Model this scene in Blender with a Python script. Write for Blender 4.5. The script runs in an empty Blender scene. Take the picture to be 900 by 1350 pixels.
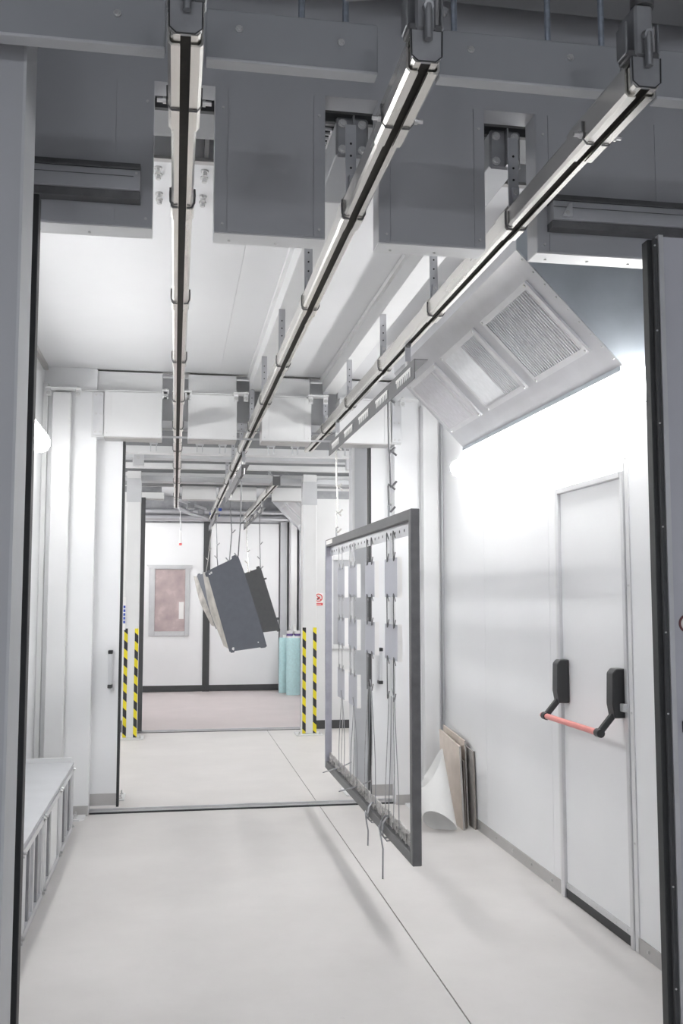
import bpy, bmesh, math, random
from mathutils import Vector, Matrix
random.seed(7)
S = bpy.context.scene
C = S.collection

# ------------------------------------------------------------------ camera, world, exposure
cam = bpy.data.objects.new('camera', bpy.data.cameras.new('camera')); C.objects.link(cam)
cam.data.sensor_fit = 'VERTICAL'; cam.data.sensor_height = 36.0; cam.data.lens = 36.0 * 1285 / 1350
cam.data.clip_start = 0.02; cam.data.clip_end = 100
cam.location = (0, 0, 1.5)
cam.rotation_euler = (math.radians(90 + 4.9813), 0, math.radians(-9.6792))
S.camera = cam
W = bpy.data.worlds.new('hall_air'); S.world = W; W.use_nodes = True
W.node_tree.nodes['Background'].inputs[0].default_value = (0.55, 0.6, 0.7, 1)
W.node_tree.nodes['Background'].inputs[1].default_value = 0.05
vs = S.view_settings
vs.view_transform = 'Standard'; vs.look = 'None'; vs.gamma = 1.0; vs.use_curve_mapping = False
vs.exposure = 0.34
LAMP_R1 = 20.0       # emission of the lamps in the bright booth
LAMP_R2 = 27.0
LAMP_R3 = 20.0
LAMP_HALL = 80.0

# ------------------------------------------------------------------ materials
def nodes(name):
    m = bpy.data.materials.new(name); m.use_nodes = True
    nt = m.node_tree
    return m, nt, nt.nodes['Principled BSDF']
def mat(name, col, rough=0.5, metal=0.0, var=0.06, scale=6.0, bump=0.0, bscale=60.0, stretch=(1, 1, 1), spec=0.5, alpha=1.0, trans=0.0):
    m, nt, b = nodes(name)
    tc = nt.nodes.new('ShaderNodeTexCoord'); mp = nt.nodes.new('ShaderNodeMapping')
    mp.inputs['Scale'].default_value = stretch
    nt.links.new(tc.outputs['Object'], mp.inputs['Vector'])
    nz = nt.nodes.new('ShaderNodeTexNoise'); nz.inputs['Scale'].default_value = scale; nz.inputs['Detail'].default_value = 5
    nt.links.new(mp.outputs[0], nz.inputs['Vector'])
    rp = nt.nodes.new('ShaderNodeValToRGB')
    rp.color_ramp.elements[0].position = 0.3; rp.color_ramp.elements[1].position = 0.7
    rp.color_ramp.elements[0].color = tuple(c * (1 - var) for c in col) + (1,)
    rp.color_ramp.elements[1].color = tuple(min(1, c * (1 + var)) for c in col) + (1,)
    nt.links.new(nz.outputs[0], rp.inputs[0]); nt.links.new(rp.outputs[0], b.inputs['Base Color'])
    b.inputs['Roughness'].default_value = rough; b.inputs['Metallic'].default_value = metal
    b.inputs['Specular IOR Level'].default_value = spec
    if metal > 0.3 or var > 0.1:
        mr = nt.nodes.new('ShaderNodeMapRange'); mr.inputs[3].default_value = max(0, rough - 0.08); mr.inputs[4].default_value = min(1, rough + 0.1)
        nt.links.new(nz.outputs[0], mr.inputs[0]); nt.links.new(mr.outputs[0], b.inputs['Roughness'])
    if bump:
        n2 = nt.nodes.new('ShaderNodeTexNoise'); n2.inputs['Scale'].default_value = bscale; n2.inputs['Detail'].default_value = 4
        nt.links.new(mp.outputs[0], n2.inputs['Vector'])
        bp = nt.nodes.new('ShaderNodeBump'); bp.inputs['Strength'].default_value = bump; bp.inputs['Distance'].default_value = 0.004
        nt.links.new(n2.outputs[0], bp.inputs['Height']); nt.links.new(bp.outputs[0], b.inputs['Normal'])
    if alpha < 1: b.inputs['Alpha'].default_value = alpha
    if trans: b.inputs['Transmission Weight'].default_value = trans
    return m
def concrete(name, c0, c1, speck):
    m, nt, b = nodes(name)
    tc = nt.nodes.new('ShaderNodeTexCoord')
    n1 = nt.nodes.new('ShaderNodeTexNoise'); n1.inputs['Scale'].default_value = 1.6; n1.inputs['Detail'].default_value = 9; n1.inputs['Roughness'].default_value = 0.62
    nt.links.new(tc.outputs['Object'], n1.inputs['Vector'])
    r1 = nt.nodes.new('ShaderNodeValToRGB'); r1.color_ramp.elements[0].position = 0.32; r1.color_ramp.elements[1].position = 0.68
    r1.color_ramp.elements[0].color = c0 + (1,); r1.color_ramp.elements[1].color = c1 + (1,)
    nt.links.new(n1.outputs[0], r1.inputs[0])
    n2 = nt.nodes.new('ShaderNodeTexNoise'); n2.inputs['Scale'].default_value = 30; n2.inputs['Detail'].default_value = 3
    nt.links.new(tc.outputs['Object'], n2.inputs['Vector'])
    r2 = nt.nodes.new('ShaderNodeValToRGB'); r2.color_ramp.elements[0].position = 0.70; r2.color_ramp.elements[1].position = 0.80
    r2.color_ramp.elements[0].color = (0, 0, 0, 1); r2.color_ramp.elements[1].color = (0.35, 0.35, 0.35, 1)
    nt.links.new(n2.outputs[0], r2.inputs[0])
    mx = nt.nodes.new('ShaderNodeMix'); mx.data_type = 'RGBA'
    mx.inputs[7].default_value = speck + (1,)
    nt.links.new(r2.outputs[0], mx.inputs[0]); nt.links.new(r1.outputs[0], mx.inputs[6]); nt.links.new(mx.outputs[2], b.inputs['Base Color'])
    mr = nt.nodes.new('ShaderNodeMapRange'); mr.inputs[3].default_value = 0.36; mr.inputs[4].default_value = 0.6
    nt.links.new(n1.outputs[0], mr.inputs[0]); nt.links.new(mr.outputs[0], b.inputs['Roughness'])
    bp = nt.nodes.new('ShaderNodeBump'); bp.inputs['Strength'].default_value = 0.08; bp.inputs['Distance'].default_value = 0.004
    nt.links.new(n2.outputs[0], bp.inputs['Height']); nt.links.new(bp.outputs[0], b.inputs['Normal'])
    return m
def emit(name, col, st):
    m, nt, b = nodes(name)
    b.inputs['Base Color'].default_value = (0.9, 0.9, 0.9, 1)
    tc = nt.nodes.new('ShaderNodeTexCoord'); nz = nt.nodes.new('ShaderNodeTexNoise'); nz.inputs['Scale'].default_value = 3
    nt.links.new(tc.outputs['Object'], nz.inputs['Vector'])
    mr = nt.nodes.new('ShaderNodeMapRange'); mr.inputs[3].default_value = st * 0.97; mr.inputs[4].default_value = st * 1.03
    nt.links.new(nz.outputs[0], mr.inputs[0]); nt.links.new(mr.outputs[0], b.inputs['Emission Strength'])
    b.inputs['Emission Color'].default_value = col + (1,)
    return m
def hazard(name):
    m, nt, b = nodes(name)
    tc = nt.nodes.new('ShaderNodeTexCoord'); sp = nt.nodes.new('ShaderNodeSeparateXYZ'); nt.links.new(tc.outputs['Object'], sp.inputs[0])
    def mth(op, a, bb):
        n = nt.nodes.new('ShaderNodeMath'); n.operation = op
        for i, v in enumerate((a, bb)):
            if isinstance(v, (int, float)): n.inputs[i].default_value = v
            elif v is not None: nt.links.new(v, n.inputs[i])
        return n.outputs[0]
    t = mth('ADD', sp.outputs[2], mth('MULTIPLY', sp.outputs[0], 0.9))
    f = mth('FRACT', mth('DIVIDE', t, 0.178), None)
    g = mth('GREATER_THAN', f, 0.5)
    mx = nt.nodes.new('ShaderNodeMix'); mx.data_type = 'RGBA'
    mx.inputs[6].default_value = (0.03, 0.03, 0.033, 1); mx.inputs[7].default_value = (0.80, 0.68, 0.02, 1)
    nt.links.new(g, mx.inputs[0]); nt.links.new(mx.outputs[2], b.inputs['Base Color']); b.inputs['Roughness'].default_value = 0.45
    return m

M = {}
M['white'] = mat('white_panel', (0.85, 0.857, 0.87), 0.35, var=0.02, scale=1.5)
M['white2'] = mat('white_sheet_metal', (0.75, 0.755, 0.76), 0.4, var=0.03, scale=3)
M['ceil'] = mat('ceiling_panel', (0.77, 0.775, 0.79), 0.45, var=0.03, scale=1.2)
M['hallwall'] = mat('hall_grey', (0.60, 0.61, 0.63), 0.6, var=0.05, scale=1.0)
M['hallceil'] = mat('hall_ceiling_grey', (0.30, 0.305, 0.315), 0.7, var=0.06, scale=1.5)
M['panelgrey'] = mat('grey_coated_panel', (0.46, 0.468, 0.495), 0.45, var=0.03, scale=2.0)
M['leafgrey'] = mat('grey_door_coating', (0.56, 0.565, 0.615), 0.45, var=0.03, scale=2.0)
M['beam'] = mat('light_grey_steel', (0.56, 0.57, 0.59), 0.5, var=0.05, scale=4)
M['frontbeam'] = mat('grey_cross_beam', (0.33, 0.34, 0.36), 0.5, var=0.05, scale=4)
M['floor'] = concrete('light_concrete', (0.60, 0.578, 0.565), (0.68, 0.658, 0.645), (0.47, 0.45, 0.44))
M['pinkfloor'] = concrete('pinkish_concrete', (0.54, 0.48, 0.48), (0.62, 0.555, 0.555), (0.48, 0.42, 0.42))
M['joint'] = mat('floor_joint', (0.20, 0.195, 0.19), 0.8, var=0.1, scale=20)
M['galv'] = mat('galvanised_steel', (0.58, 0.585, 0.61), 0.32, 0.85, var=0.05, scale=7, bump=0.03)
M['galvside'] = mat('galvanised_steel_matt', (0.44, 0.48, 0.52), 0.5, 0.45, var=0.10, scale=5)
M['alu'] = mat('extruded_aluminium', (0.80, 0.78, 0.74), 0.26, 0.9, var=0.08, scale=3, stretch=(1, 0.15, 1))
M['alutrim'] = mat('aluminium_trim', (0.68, 0.685, 0.70), 0.38, 0.6, var=0.05, scale=8)
M['trim'] = mat('grey_kick_strip', (0.50, 0.49, 0.485), 0.45, 0.5, var=0.05, scale=8)
M['steel'] = mat('raw_steel', (0.34, 0.345, 0.36), 0.42, 0.75, var=0.15, scale=12, bump=0.05)
M['carrier'] = mat('grey_carrier_steel', (0.17, 0.17, 0.178), 0.5, 0.25, var=0.15, scale=12)
M['darksteel'] = mat('dark_steel', (0.135, 0.135, 0.14), 0.5, 0.35, var=0.12, scale=14)
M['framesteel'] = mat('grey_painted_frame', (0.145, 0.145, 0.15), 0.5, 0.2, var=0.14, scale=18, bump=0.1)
M['farsteel'] = mat('pale_lavender_frame', (0.34, 0.34, 0.39), 0.45, 0.2, var=0.1, scale=14)  # lavender tone of the far post, paler than the rest of the frame
M['wire'] = mat('bright_wire', (0.42, 0.42, 0.43), 0.35, 0.7, var=0.2, scale=40)
M['crust'] = mat('powder_crust', (0.42, 0.41, 0.40), 0.8, var=0.3, scale=60, bump=0.8, bscale=90)
M['bolt'] = mat('zinc_bolt', (0.62, 0.62, 0.62), 0.32, 0.85, var=0.1, scale=40)
M['rubber'] = mat('black_rubber', (0.028, 0.03, 0.032), 0.5, var=0.1, scale=10)
M['softdark'] = mat('charcoal_profile', (0.06, 0.062, 0.065), 0.55, var=0.08, scale=10)
M['plastic'] = mat('black_plastic', (0.035, 0.036, 0.038), 0.38, var=0.05, scale=10)
M['red'] = mat('red_bar_paint', (0.78, 0.28, 0.255), 0.35, var=0.04, scale=10)
M['signred'] = mat('sign_red', (0.72, 0.10, 0.10), 0.4, var=0.03)
M['signdark'] = mat('sign_maroon', (0.16, 0.05, 0.055), 0.5, var=0.05)
M['signwhite'] = mat('sign_white', (0.85, 0.84, 0.83), 0.4, var=0.02)
M['blue'] = mat('sign_blue', (0.03, 0.08, 0.42), 0.4, var=0.04)
M['chain'] = mat('slot_shade_dark', (0.030, 0.027, 0.022), 0.7, var=0.3, scale=60)  # near-black fill that keeps the rail slots dark
M['hazard'] = hazard('hazard_tape')
M['slate'] = mat('slate_powder_coat', (0.125, 0.135, 0.160), 0.5, var=0.05, scale=20)
M['slate2'] = mat('graphite_powder_coat', (0.125, 0.13, 0.135), 0.5, var=0.05, scale=20)
M['rim'] = mat('bare_curved_flange', (0.46, 0.44, 0.41), 0.4, 0.35, var=0.3, scale=10)
M['turq'] = mat('turquoise_filter_fleece', (0.58, 0.84, 0.87), 0.85, var=0.06, scale=30, bump=0.5, bscale=50)
M['kraft'] = mat('fibreboard_face', (0.66, 0.585, 0.52), 0.75, var=0.06, scale=12)
M['kraftdark'] = mat('fibreboard_dark', (0.26, 0.235, 0.215), 0.75, var=0.12, scale=12)
M['greyboard'] = mat('grey_fibreboard', (0.36, 0.345, 0.33), 0.75, var=0.08, scale=12)
M['paper'] = mat('translucent_film', (0.80, 0.80, 0.79), 0.5, var=0.03, scale=6)
M['fleece'] = mat('white_filter_mat', (0.70, 0.71, 0.73), 0.7, var=0.05, scale=30, bump=0.2)
M['pleat'] = mat('grey_filter_pleat', (0.66, 0.66, 0.68), 0.45, 0.5, var=0.06, scale=30)
M['void'] = mat('filter_gap', (0.03, 0.03, 0.033), 0.8, var=0.1)
M['plateface'] = mat('bare_sheet_plate', (0.46, 0.47, 0.52), 0.4, 0.35, var=0.06, scale=8)
M['bluerod'] = mat('zinc_threaded_rod', (0.42, 0.47, 0.55), 0.35, 0.8, var=0.15, scale=60)
M['glassreflect'] = mat('pane_painted_reflection', (0.48, 0.39, 0.39), 0.25, var=0.22, scale=5)  # reddish grey reflection painted into the pane colour
M['purple'] = mat('purple_band', (0.16, 0.11, 0.30), 0.6, var=0.05)
M['lamp1'] = emit('lamp_glow', (1.0, 0.995, 0.98), LAMP_R1)
M['lamp1l'] = emit('lamp_glow_dimmed', (1.0, 0.995, 0.98), LAMP_R1 * 0.8)  # left lamps set dimmer to hold back the bright left side
M['lamp2'] = emit('lamp_glow_transfer', (1.0, 0.99, 0.97), LAMP_R2)
M['lamp3'] = emit('lamp_glow_far', (1.0, 0.99, 0.97), LAMP_R3)
M['lamph'] = emit('lamp_glow_hall', (0.94, 0.965, 1.0), LAMP_HALL)
M['ledge_stain'] = mat('floor_stain', (0.17, 0.165, 0.16), 0.7, var=0.2, scale=40)

# ------------------------------------------------------------------ helpers
ORG = {}
class MB:
    def __init__(s): s.v = []; s.f = []
    def box(s, x0, x1, y0, y1, z0, z1):
        n = len(s.v)
        s.v += [(x, y, z) for z in (z0, z1) for y in (y0, y1) for x in (x0, x1)]
        s.f += [tuple(n + i for i in q) for q in ((0, 2, 3, 1), (4, 5, 7, 6), (0, 1, 5, 4), (2, 6, 7, 3), (0, 4, 6, 2), (1, 3, 7, 5))]
        return s
    def prism(s, poly, ax, a, b):
        # poly in the two remaining axes (in x,y,z order)
        n = len(s.v); k = len(poly)
        for c in (a, b):
            for p in poly:
                q = list(p); q.insert(ax, c); s.v.append(tuple(q))
        s.f.append(tuple(range(n, n + k))[::-1]); s.f.append(tuple(range(n + k, n + 2 * k)))
        for i in range(k):
            j = (i + 1) % k; s.f.append((n + i, n + j, n + k + j, n + k + i))
        return s
    def tube(s, path, r, k=8, closed=False):
        P = [Vector(p) for p in path]; m = len(P); n0 = len(s.v); up = None
        for i, p in enumerate(P):
            if closed: t = (P[(i + 1) % m] - P[i - 1])
            else: t = (P[min(i + 1, m - 1)] - P[max(i - 1, 0)])
            t.normalize()
            if up is None: up = Vector((0, 0, 1)) if abs(t.z) < 0.9 else Vector((1, 0, 0))
            a = t.cross(up)
            if a.length < 1e-4: a = t.cross(Vector((0.3, 1, 0.2)))
            a.normalize(); b = a.cross(t).normalized(); up = b
            rr = r[i] if isinstance(r, (list, tuple)) else r
            for q in range(k):
                an = 2 * math.pi * q / k
                s.v.append(tuple(p + a * math.cos(an) * rr + b * math.sin(an) * rr))
        R = m if closed else m - 1
        for i in range(R):
            j = (i + 1) % m
            for q in range(k):
                q2 = (q + 1) % k
                s.f.append((n0 + i * k + q, n0 + i * k + q2, n0 + j * k + q2, n0 + j * k + q))
        if not closed:
            s.f.append(tuple(n0 + q for q in range(k))[::-1]); s.f.append(tuple(n0 + (m - 1) * k + q for q in range(k)))
        return s
    def bar(s, p, q, w, h, up=(0, 0, 1)):
        p, q = Vector(p), Vector(q); t = (q - p).normalized(); a = t.cross(Vector(up)).normalized(); b = a.cross(t)
        n = len(s.v)
        for c in (p, q):
            for i, j in ((-1, -1), (1, -1), (1, 1), (-1, 1)): s.v.append(tuple(c + a * i * w / 2 + b * j * h / 2))
        s.f += [(n, n + 1, n + 2, n + 3)[::-1], (n + 4, n + 5, n + 6, n + 7)] + [(n + i, n + (i + 1) % 4, n + 4 + (i + 1) % 4, n + 4 + i) for i in range(4)]
        return s
    def sheet(s, grid, th):
        # grid: rows of points -> thick sheet along computed normals
        R, K = len(grid), len(grid[0]); G = [[Vector(p) for p in r] for r in grid]
        n = len(s.v); N = []
        for i in range(R):
            for j in range(K):
                du = G[min(i + 1, R - 1)][j] - G[max(i - 1, 0)][j]; dv = G[i][min(j + 1, K - 1)] - G[i][max(j - 1, 0)]
                N.append(du.cross(dv).normalized())
        for sg in (0.5, -0.5):
            for i in range(R):
                for j in range(K): s.v.append(tuple(G[i][j] + N[i * K + j] * th * sg))
        o = R * K; I = lambda i, j: n + i * K + j
        for i in range(R - 1):
            for j in range(K - 1):
                s.f.append((I(i, j), I(i + 1, j), I(i + 1, j + 1), I(i, j + 1)))
                s.f.append((o + I(i, j), o + I(i, j + 1), o + I(i + 1, j + 1), o + I(i + 1, j)))
        rim = [I(0, j) for j in range(K)] + [I(i, K - 1) for i in range(1, R)] + [I(R - 1, j) for j in range(K - 2, -1, -1)] + [I(i, 0) for i in range(R - 2, 0, -1)]
        for a in range(len(rim)):
            b = (a + 1) % len(rim); s.f.append((rim[a], rim[b], rim[b] + o, rim[a] + o))
        return s
    def build(s, name, m, parent=None, bevel=0.0, smooth=False, kind=None, base=None, seg=1):
        org = Vector((0, 0, 0))
        if parent is not None: org = ORG[parent.as_pointer()]
        elif base is not None: org = Vector(base)
        me = bpy.data.meshes.new(name)
        me.from_pydata([tuple(Vector(p) - org) for p in s.v], [], s.f)
        bm = bmesh.new(); bm.from_mesh(me)
        bmesh.ops.recalc_face_normals(bm, faces=bm.faces)
        if bevel:
            bmesh.ops.bevel(bm, geom=list(bm.edges), offset=bevel, segments=seg, affect='EDGES', clamp_overlap=True, profile=0.5)
        bm.to_mesh(me); bm.free()
        if smooth:
            me.polygons.foreach_set('use_smooth', [True] * len(me.polygons)); me.set_sharp_from_angle(angle=math.radians(42))
        me.materials.append(M[m])
        o = bpy.data.objects.new(name, me); C.objects.link(o)
        if parent is not None: o.parent = parent
        else: o.location = org
        ORG[o.as_pointer()] = org
        if kind: o['kind'] = kind
        return o
def box(name, m, parent, x0, x1, y0, y1, z0, z1, bevel=0.0, **k): return MB().box(x0, x1, y0, y1, z0, z1).build(name, m, parent, bevel, **k)
def tag(o, label, cat=None, group=None):
    o['label'] = label
    if cat: o['category'] = cat
    if group: o['group'] = group
    return o
def thing(name, base, label, cat, group=None, kind=None):
    o = bpy.data.objects.new(name, None); o.empty_display_size = 0.05; C.objects.link(o); o.location = base
    ORG[o.as_pointer()] = Vector(base)
    if kind: o['kind'] = kind
    return tag(o, label, cat, group)
def struct(name, m, label, cat, *b, **k):
    o = MB().box(*b).build(name, m, None, k.pop('bevel', 0.0), **k); o['kind'] = 'structure'
    return tag(o, label, cat)
KEY = {}
def piece(key, name, m, parent, loc, make, rot=None):
    """alike small pieces sharing one mesh"""
    if key not in KEY:
        o = make().build(name, m, None, smooth=True); me = o.data; bpy.data.objects.remove(o); KEY[key] = me
    o = bpy.data.objects.new(name, KEY[key]); C.objects.link(o); o.parent = parent
    o.location = Vector(loc) - ORG[parent.as_pointer()]
    if rot: o.rotation_euler = rot
    ORG[o.as_pointer()] = Vector(loc)
    return o
def bolt_mb(r=0.008, h=0.008):
    return MB().tube([(0, 0, 0), (0, -h * .35, 0)], r * 1.5, 10).tube([(0, -h * .35, 0), (0, -h, 0)], r, 6)
def bolt(parent, loc, face='y', r=0.008, h=0.008, name='bolt'):
    rot = {'y': None, '+y': (0, 0, math.pi), 'x': (0, 0, -math.pi / 2), '+x': (0, 0, math.pi / 2), 'z': (math.pi / 2, 0, 0), '+z': (-math.pi / 2, 0, 0)}[face]
    return piece(('bolt', r, h), name, 'bolt', parent, loc, lambda: bolt_mb(r, h), rot)

# key dimensions (metres)
XL, XR = -0.93, 1.96           # booth side walls
YF, YB = 3.0, 7.05             # booth front and back wall planes
ZC, ZO = 3.13, 2.645           # booth ceiling, opening head
YC = 11.2                      # second doorway wall
YD = 15.9                      # far doors
RX = (0.006, 0.542, 1.083)     # overhead rails
ZR = 2.70
JX = 1.052

# ------------------------------------------------------------------ floor
fl = struct('floor', 'joint', 'light concrete floor of the booth with one long straight joint', 'floor', -4, 6, -6, YC + 0.05, -0.2, -0.006)
box('slab', 'floor', fl, -4, JX - 0.003, -6, YC + 0.05, -0.15, 0)
box('slab', 'floor', fl, JX + 0.003, 6, -6, YC + 0.05, -0.15, 0)
struct('floor', 'pinkfloor', 'pinkish concrete floor of the far room in front of the double doors', 'floor', -4, 6, YC + 0.05, 17, -0.2, 0)
for (px, py, pr_) in ((-0.30, 3.545, 0.016),):
    o = MB().tube([(px, py, 0), (px, py, 0.0015)], pr_, 14).build('floor_plug', 'ledge_stain', None, base=(px, py, 0))
    tag(o, 'small dark round plug in the concrete floor near the left door edge', 'plug')

# ------------------------------------------------------------------ hall around the camera
struct('wall_hall_left', 'hallwall', 'grey hall wall out of view on the left', 'wall', -4.1, -4, -6, YF + 0.09, 0, 4.3)
struct('wall_hall_right', 'hallwall', 'grey hall wall out of view on the right', 'wall', 6, 6.1, -6, YF + 0.09, 0, 4.3)
struct('wall_hall_rear', 'hallwall', 'grey hall wall behind the viewer', 'wall', -4.1, 6.1, -6.1, -6, 0, 4.3)
struct('ceiling', 'hallceil', 'dark grey hall ceiling above the front cross beam', 'ceiling', -4.1, 6.1, -6.1, 3.6, 4.3, 4.4)

# front wall with lintel boxes and rail slots
wf = struct('wall_front', 'panelgrey', 'grey front wall of the booth above the rail slots', 'wall', -4, 6, YF, YF + 0.09, 3.12, 4.3)
box('wall_panel', 'panelgrey', wf, -4, -0.93, YF, YF + 0.09, 0, 3.12)
box('wall_panel', 'panelgrey', wf, 1.96, 6, YF, YF + 0.09, 0, 3.12)
BX = [(-0.93, -0.086), (0.105, 0.458), (0.634, 0.993), (1.172, 1.96)]
def lintel_box(x0, x1, seams):
    b = MB().box(x0, x1, YF, YF + 0.09, ZO, 3.12).build('lintel_box', 'panelgrey', wf)
    xs = [x0] + seams + [x1]
    for a, c in zip(xs[:-1], xs[1:]):
        box('face_panel', 'panelgrey', b, a + 0.0012, c - 0.0012, YF - 0.003, YF, ZO + 0.002, 3.118)
    for x in (x0 + 0.025, x1 - 0.02):
        if x > 1.9 or x < -0.9: continue
        for z in (ZO + 0.025, 3.05): piece('screw', 'screw', 'bolt', b, (x, YF - 0.003, z), lambda: MB().tube([(0, 0, 0), (0, -0.003, 0)], 0.0045, 8))
    # underside strip, its paler tone paints the light from the booth
    s = box('sill_strip', 'white2', b, x0, x1, YF + 0.004, YF + 0.092, ZO - 0.004, ZO)
    for i in range(max(2, int((x1 - x0) / 0.16))):
        x = x0 + 0.05 + i * 0.15
        piece('sscrew', 'screw', 'bolt', b, (x, YF + 0.06, ZO - 0.004), lambda: MB().tube([(0, 0, 0), (0, 0, -0.004)], 0.0045, 8))
lintel_box(*BX[0], [-0.2]); lintel_box(*BX[1], [0.145, 0.42]); lintel_box(*BX[2], [0.672, 0.955]); lintel_box(*BX[3], [1.215, 1.60])

# sliding-door head tracks on the front wall
def head_track(x0, x1, label, end_clip):
    t = thing('door_track', ((x0 + x1) / 2, YF - 0.05, 2.73), label, 'door track')
    MB().prism([(YF - 0.003, 2.828), (YF - 0.055, 2.822), (YF - 0.062, 2.806), (YF - 0.062, 2.80), (YF - 0.003, 2.80)], 0, x0, x1).build('top_cover', 'framesteel', t)
    box('profile', 'panelgrey', t, x0, x1, YF - 0.058, YF - 0.003, 2.737, 2.80, 0.002)
    box('groove', 'framesteel', t, x0, x1 - 0.02, YF - 0.0595, YF - 0.058, 2.778, 2.780)
    box('lower_guide', 'framesteel', t, x0, x1, YF - 0.048, YF - 0.003, 2.712, 2.737)
    if end_clip:
        piece('clip', 'end_clip', 'alutrim', t, (x0 + 0.05, YF - 0.062, 2.765), lambda: MB().prism([(-0.022, -0.02), (0.012, -0.02), (0.012, 0.026), (0.0, 0.022)], 1, -0.006, 0.004))
        bolt(t, (x0 + 0.045, YF - 0.068, 2.757), 'y', 0.005, 0.006)
    else: bolt(t, (x1 - 0.012, YF - 0.058, 2.79), 'y', 0.003, 0.003, 'screw')
head_track(-0.93, -0.122, 'dark grey sliding door head track on the left front lintel box', False)
head_track(1.208, 2.6, 'dark grey sliding door head track with end clip on the right front lintel box', True)

# front door leaves
dl = thing('door_1', (-0.9, 2.88, 0), 'open grey sliding door leaf at the left picture edge', 'door', kind='structure')
box('leaf', 'leafgrey', dl, -1.6, -0.425, 2.85, 2.93, 0.01, 2.665)
box('head_cap', 'softdark', dl, -1.6, -0.425, 2.846, 2.85, 2.615, 2.665)
g = box('gasket', 'rubber', dl, -0.425, -0.405, 2.852, 2.90, 0.01, 2.668, 0.002)
box('edge_strip', 'alutrim', dl, -0.432, -0.424, 2.843, 2.85, 0.01, 2.665)
dr = thing('door_2', (2.0, 2.88, 0), 'open grey sliding door leaf at the right picture edge with red ring sign', 'door', kind='structure')
box('leaf', 'leafgrey', dr, 1.532, 2.6, 2.85, 2.93, 0.01, 2.662)
box('gasket', 'rubber', dr, 1.492, 1.512, 2.86, 2.90, 0.01, 2.655, 0.003)
box('gasket', 'softdark', dr, 1.506, 1.522, 2.845, 2.87, 0.01, 2.655, 0.003)
box('edge_strip', 'alutrim', dr, 1.520, 1.536, 2.838, 2.86, 0.01, 2.664)
for z in (0.32, 0.62, 1.14, 1.39, 1.72, 2.05, 2.35, 2.63): piece('gscrew', 'screw', 'bolt', dr, (1.510, 2.846, z), lambda: MB().tube([(0, 0, 0), (0, -0.003, 0)], 0.003, 8))
sg = MB().tube([(1.585, 2.847, 1.417), (1.585, 2.85, 1.417)], 0.026, 24).build('sign_disc', 'signwhite', dr); tag(sg, 'round prohibition sign with maroon ring')
MB().tube([(1.585 + 0.026 * math.cos(a * math.pi / 14), 2.847, 1.417 + 0.026 * math.sin(a * math.pi / 14)) for a in range(28)], 0.0035, 6, True).build('sign_ring', 'signdark', sg)
box('handle', 'plastic', dr, 1.557, 1.60, 2.825, 2.85, 1.08, 1.118, 0.003)
cl = thing('steel_column', (-0.5, 2.53, 0), 'grey steel column at the far left edge in front of the door leaf', 'column')
box('shaft', 'panelgrey', cl, -0.62, -0.388, 2.44, 2.62, 0, 3.4, 0.004)
box('lit_side', 'beam', cl, -0.392, -0.385, 2.438, 2.61, 0, 3.4)  # lighter tone paints the booth light on the column's side face

# ------------------------------------------------------------------ booth shell
struct('wall_left', 'white', 'white panel wall of the booth behind the left lamp', 'wall', XL - 0.08, XL, YF + 0.09, YB + 0.1, 0, ZC)
wr = struct('wall_right', 'white', 'white sandwich panel wall of the booth around the exit door', 'wall', XR + 0.012, XR + 0.09, YF + 0.09, YB + 0.1, 0, ZC)
DY0, DY1, DZ = 4.02, 4.80, 2.06
for (a, b, z0, z1) in ((YF + 0.09, 3.74, 0, ZC), (3.743, DY0, 0, ZC), (DY0, DY1, DZ, ZC), (DY1, 4.93, 0, ZC), (4.933, 6.03, 0, ZC), (6.033, YB, 0, ZC)):
    box('panel', 'white', wr, XR, XR + 0.012, a, b, z0, z1)
bl = struct('baseboard_left', 'trim', 'grey kick strip along the left booth wall', 'baseboard', XL, XL + 0.006, YF + 0.09, YB, 0, 0.06)
bb = thing('baseboard_right', (XR, 5, 0), 'grey metal kick strip along the foot of the right booth wall', 'baseboard', kind='structure')
for a, b in ((YF + 0.09, DY0 - 0.03), (DY1 + 0.03, YB)):
    box('strip', 'trim', bb, XR - 0.006, XR, a, b, 0, 0.065)
for y in (3.3, 3.62, 3.9, 4.95, 5.25, 5.55, 5.85, 6.15, 6.5): bolt(bb, (XR - 0.006, y, 0.035), 'x', 0.006, 0.006)
ce = struct('ceiling', 'ceil', 'white panel ceiling of the booth above the three rails', 'ceiling', XL - 0.08, XR + 0.09, 3.57, YB + 0.2, ZC, ZC + 0.1)
box('panel', 'ceil', ce, XL, 0.30, 3.575, YB, ZC - 0.004, ZC)
box('panel', 'ceil', ce, 0.302, 1.10, 3.575, YB, ZC - 0.004, ZC)
box('panel', 'ceil', ce, 1.102, XR, 3.575, YB, ZC - 0.004, ZC)
box('front_strip', 'hallceil', ce, XL, XR, 3.20, 3.39, ZC, ZC + 0.02)
box('front_bar', 'softdark', ce, XL, XR, 3.165, 3.185, ZC - 0.01, ZC + 0.02)
box('recess_top', 'softdark', ce, XL, XR, 3.38, 3.58, ZC + 0.16, ZC + 0.17)
box('recess_side', 'darksteel', ce, 0.085, 0.10, 3.39, 3.57, ZC, ZC + 0.16)
box('recess_lip', 'trim', ce, XL, XR, 3.545, 3.575, ZC - 0.012, ZC)
for x in (-0.085, 0.09):
    for y in (3.64, 3.70, 3.88, 3.94): bolt(ce, (x, y, ZC - 0.004), 'z', 0.010, 0.022)
bolt(ce, (0.62, 3.70, ZC - 0.004), 'z', 0.010, 0.022); bolt(ce, (1.02, 3.72, ZC - 0.004), 'z', 0.010, 0.022); bolt(ce, (1.00, 3.80, ZC - 0.004), 'z', 0.010, 0.022)
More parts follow.
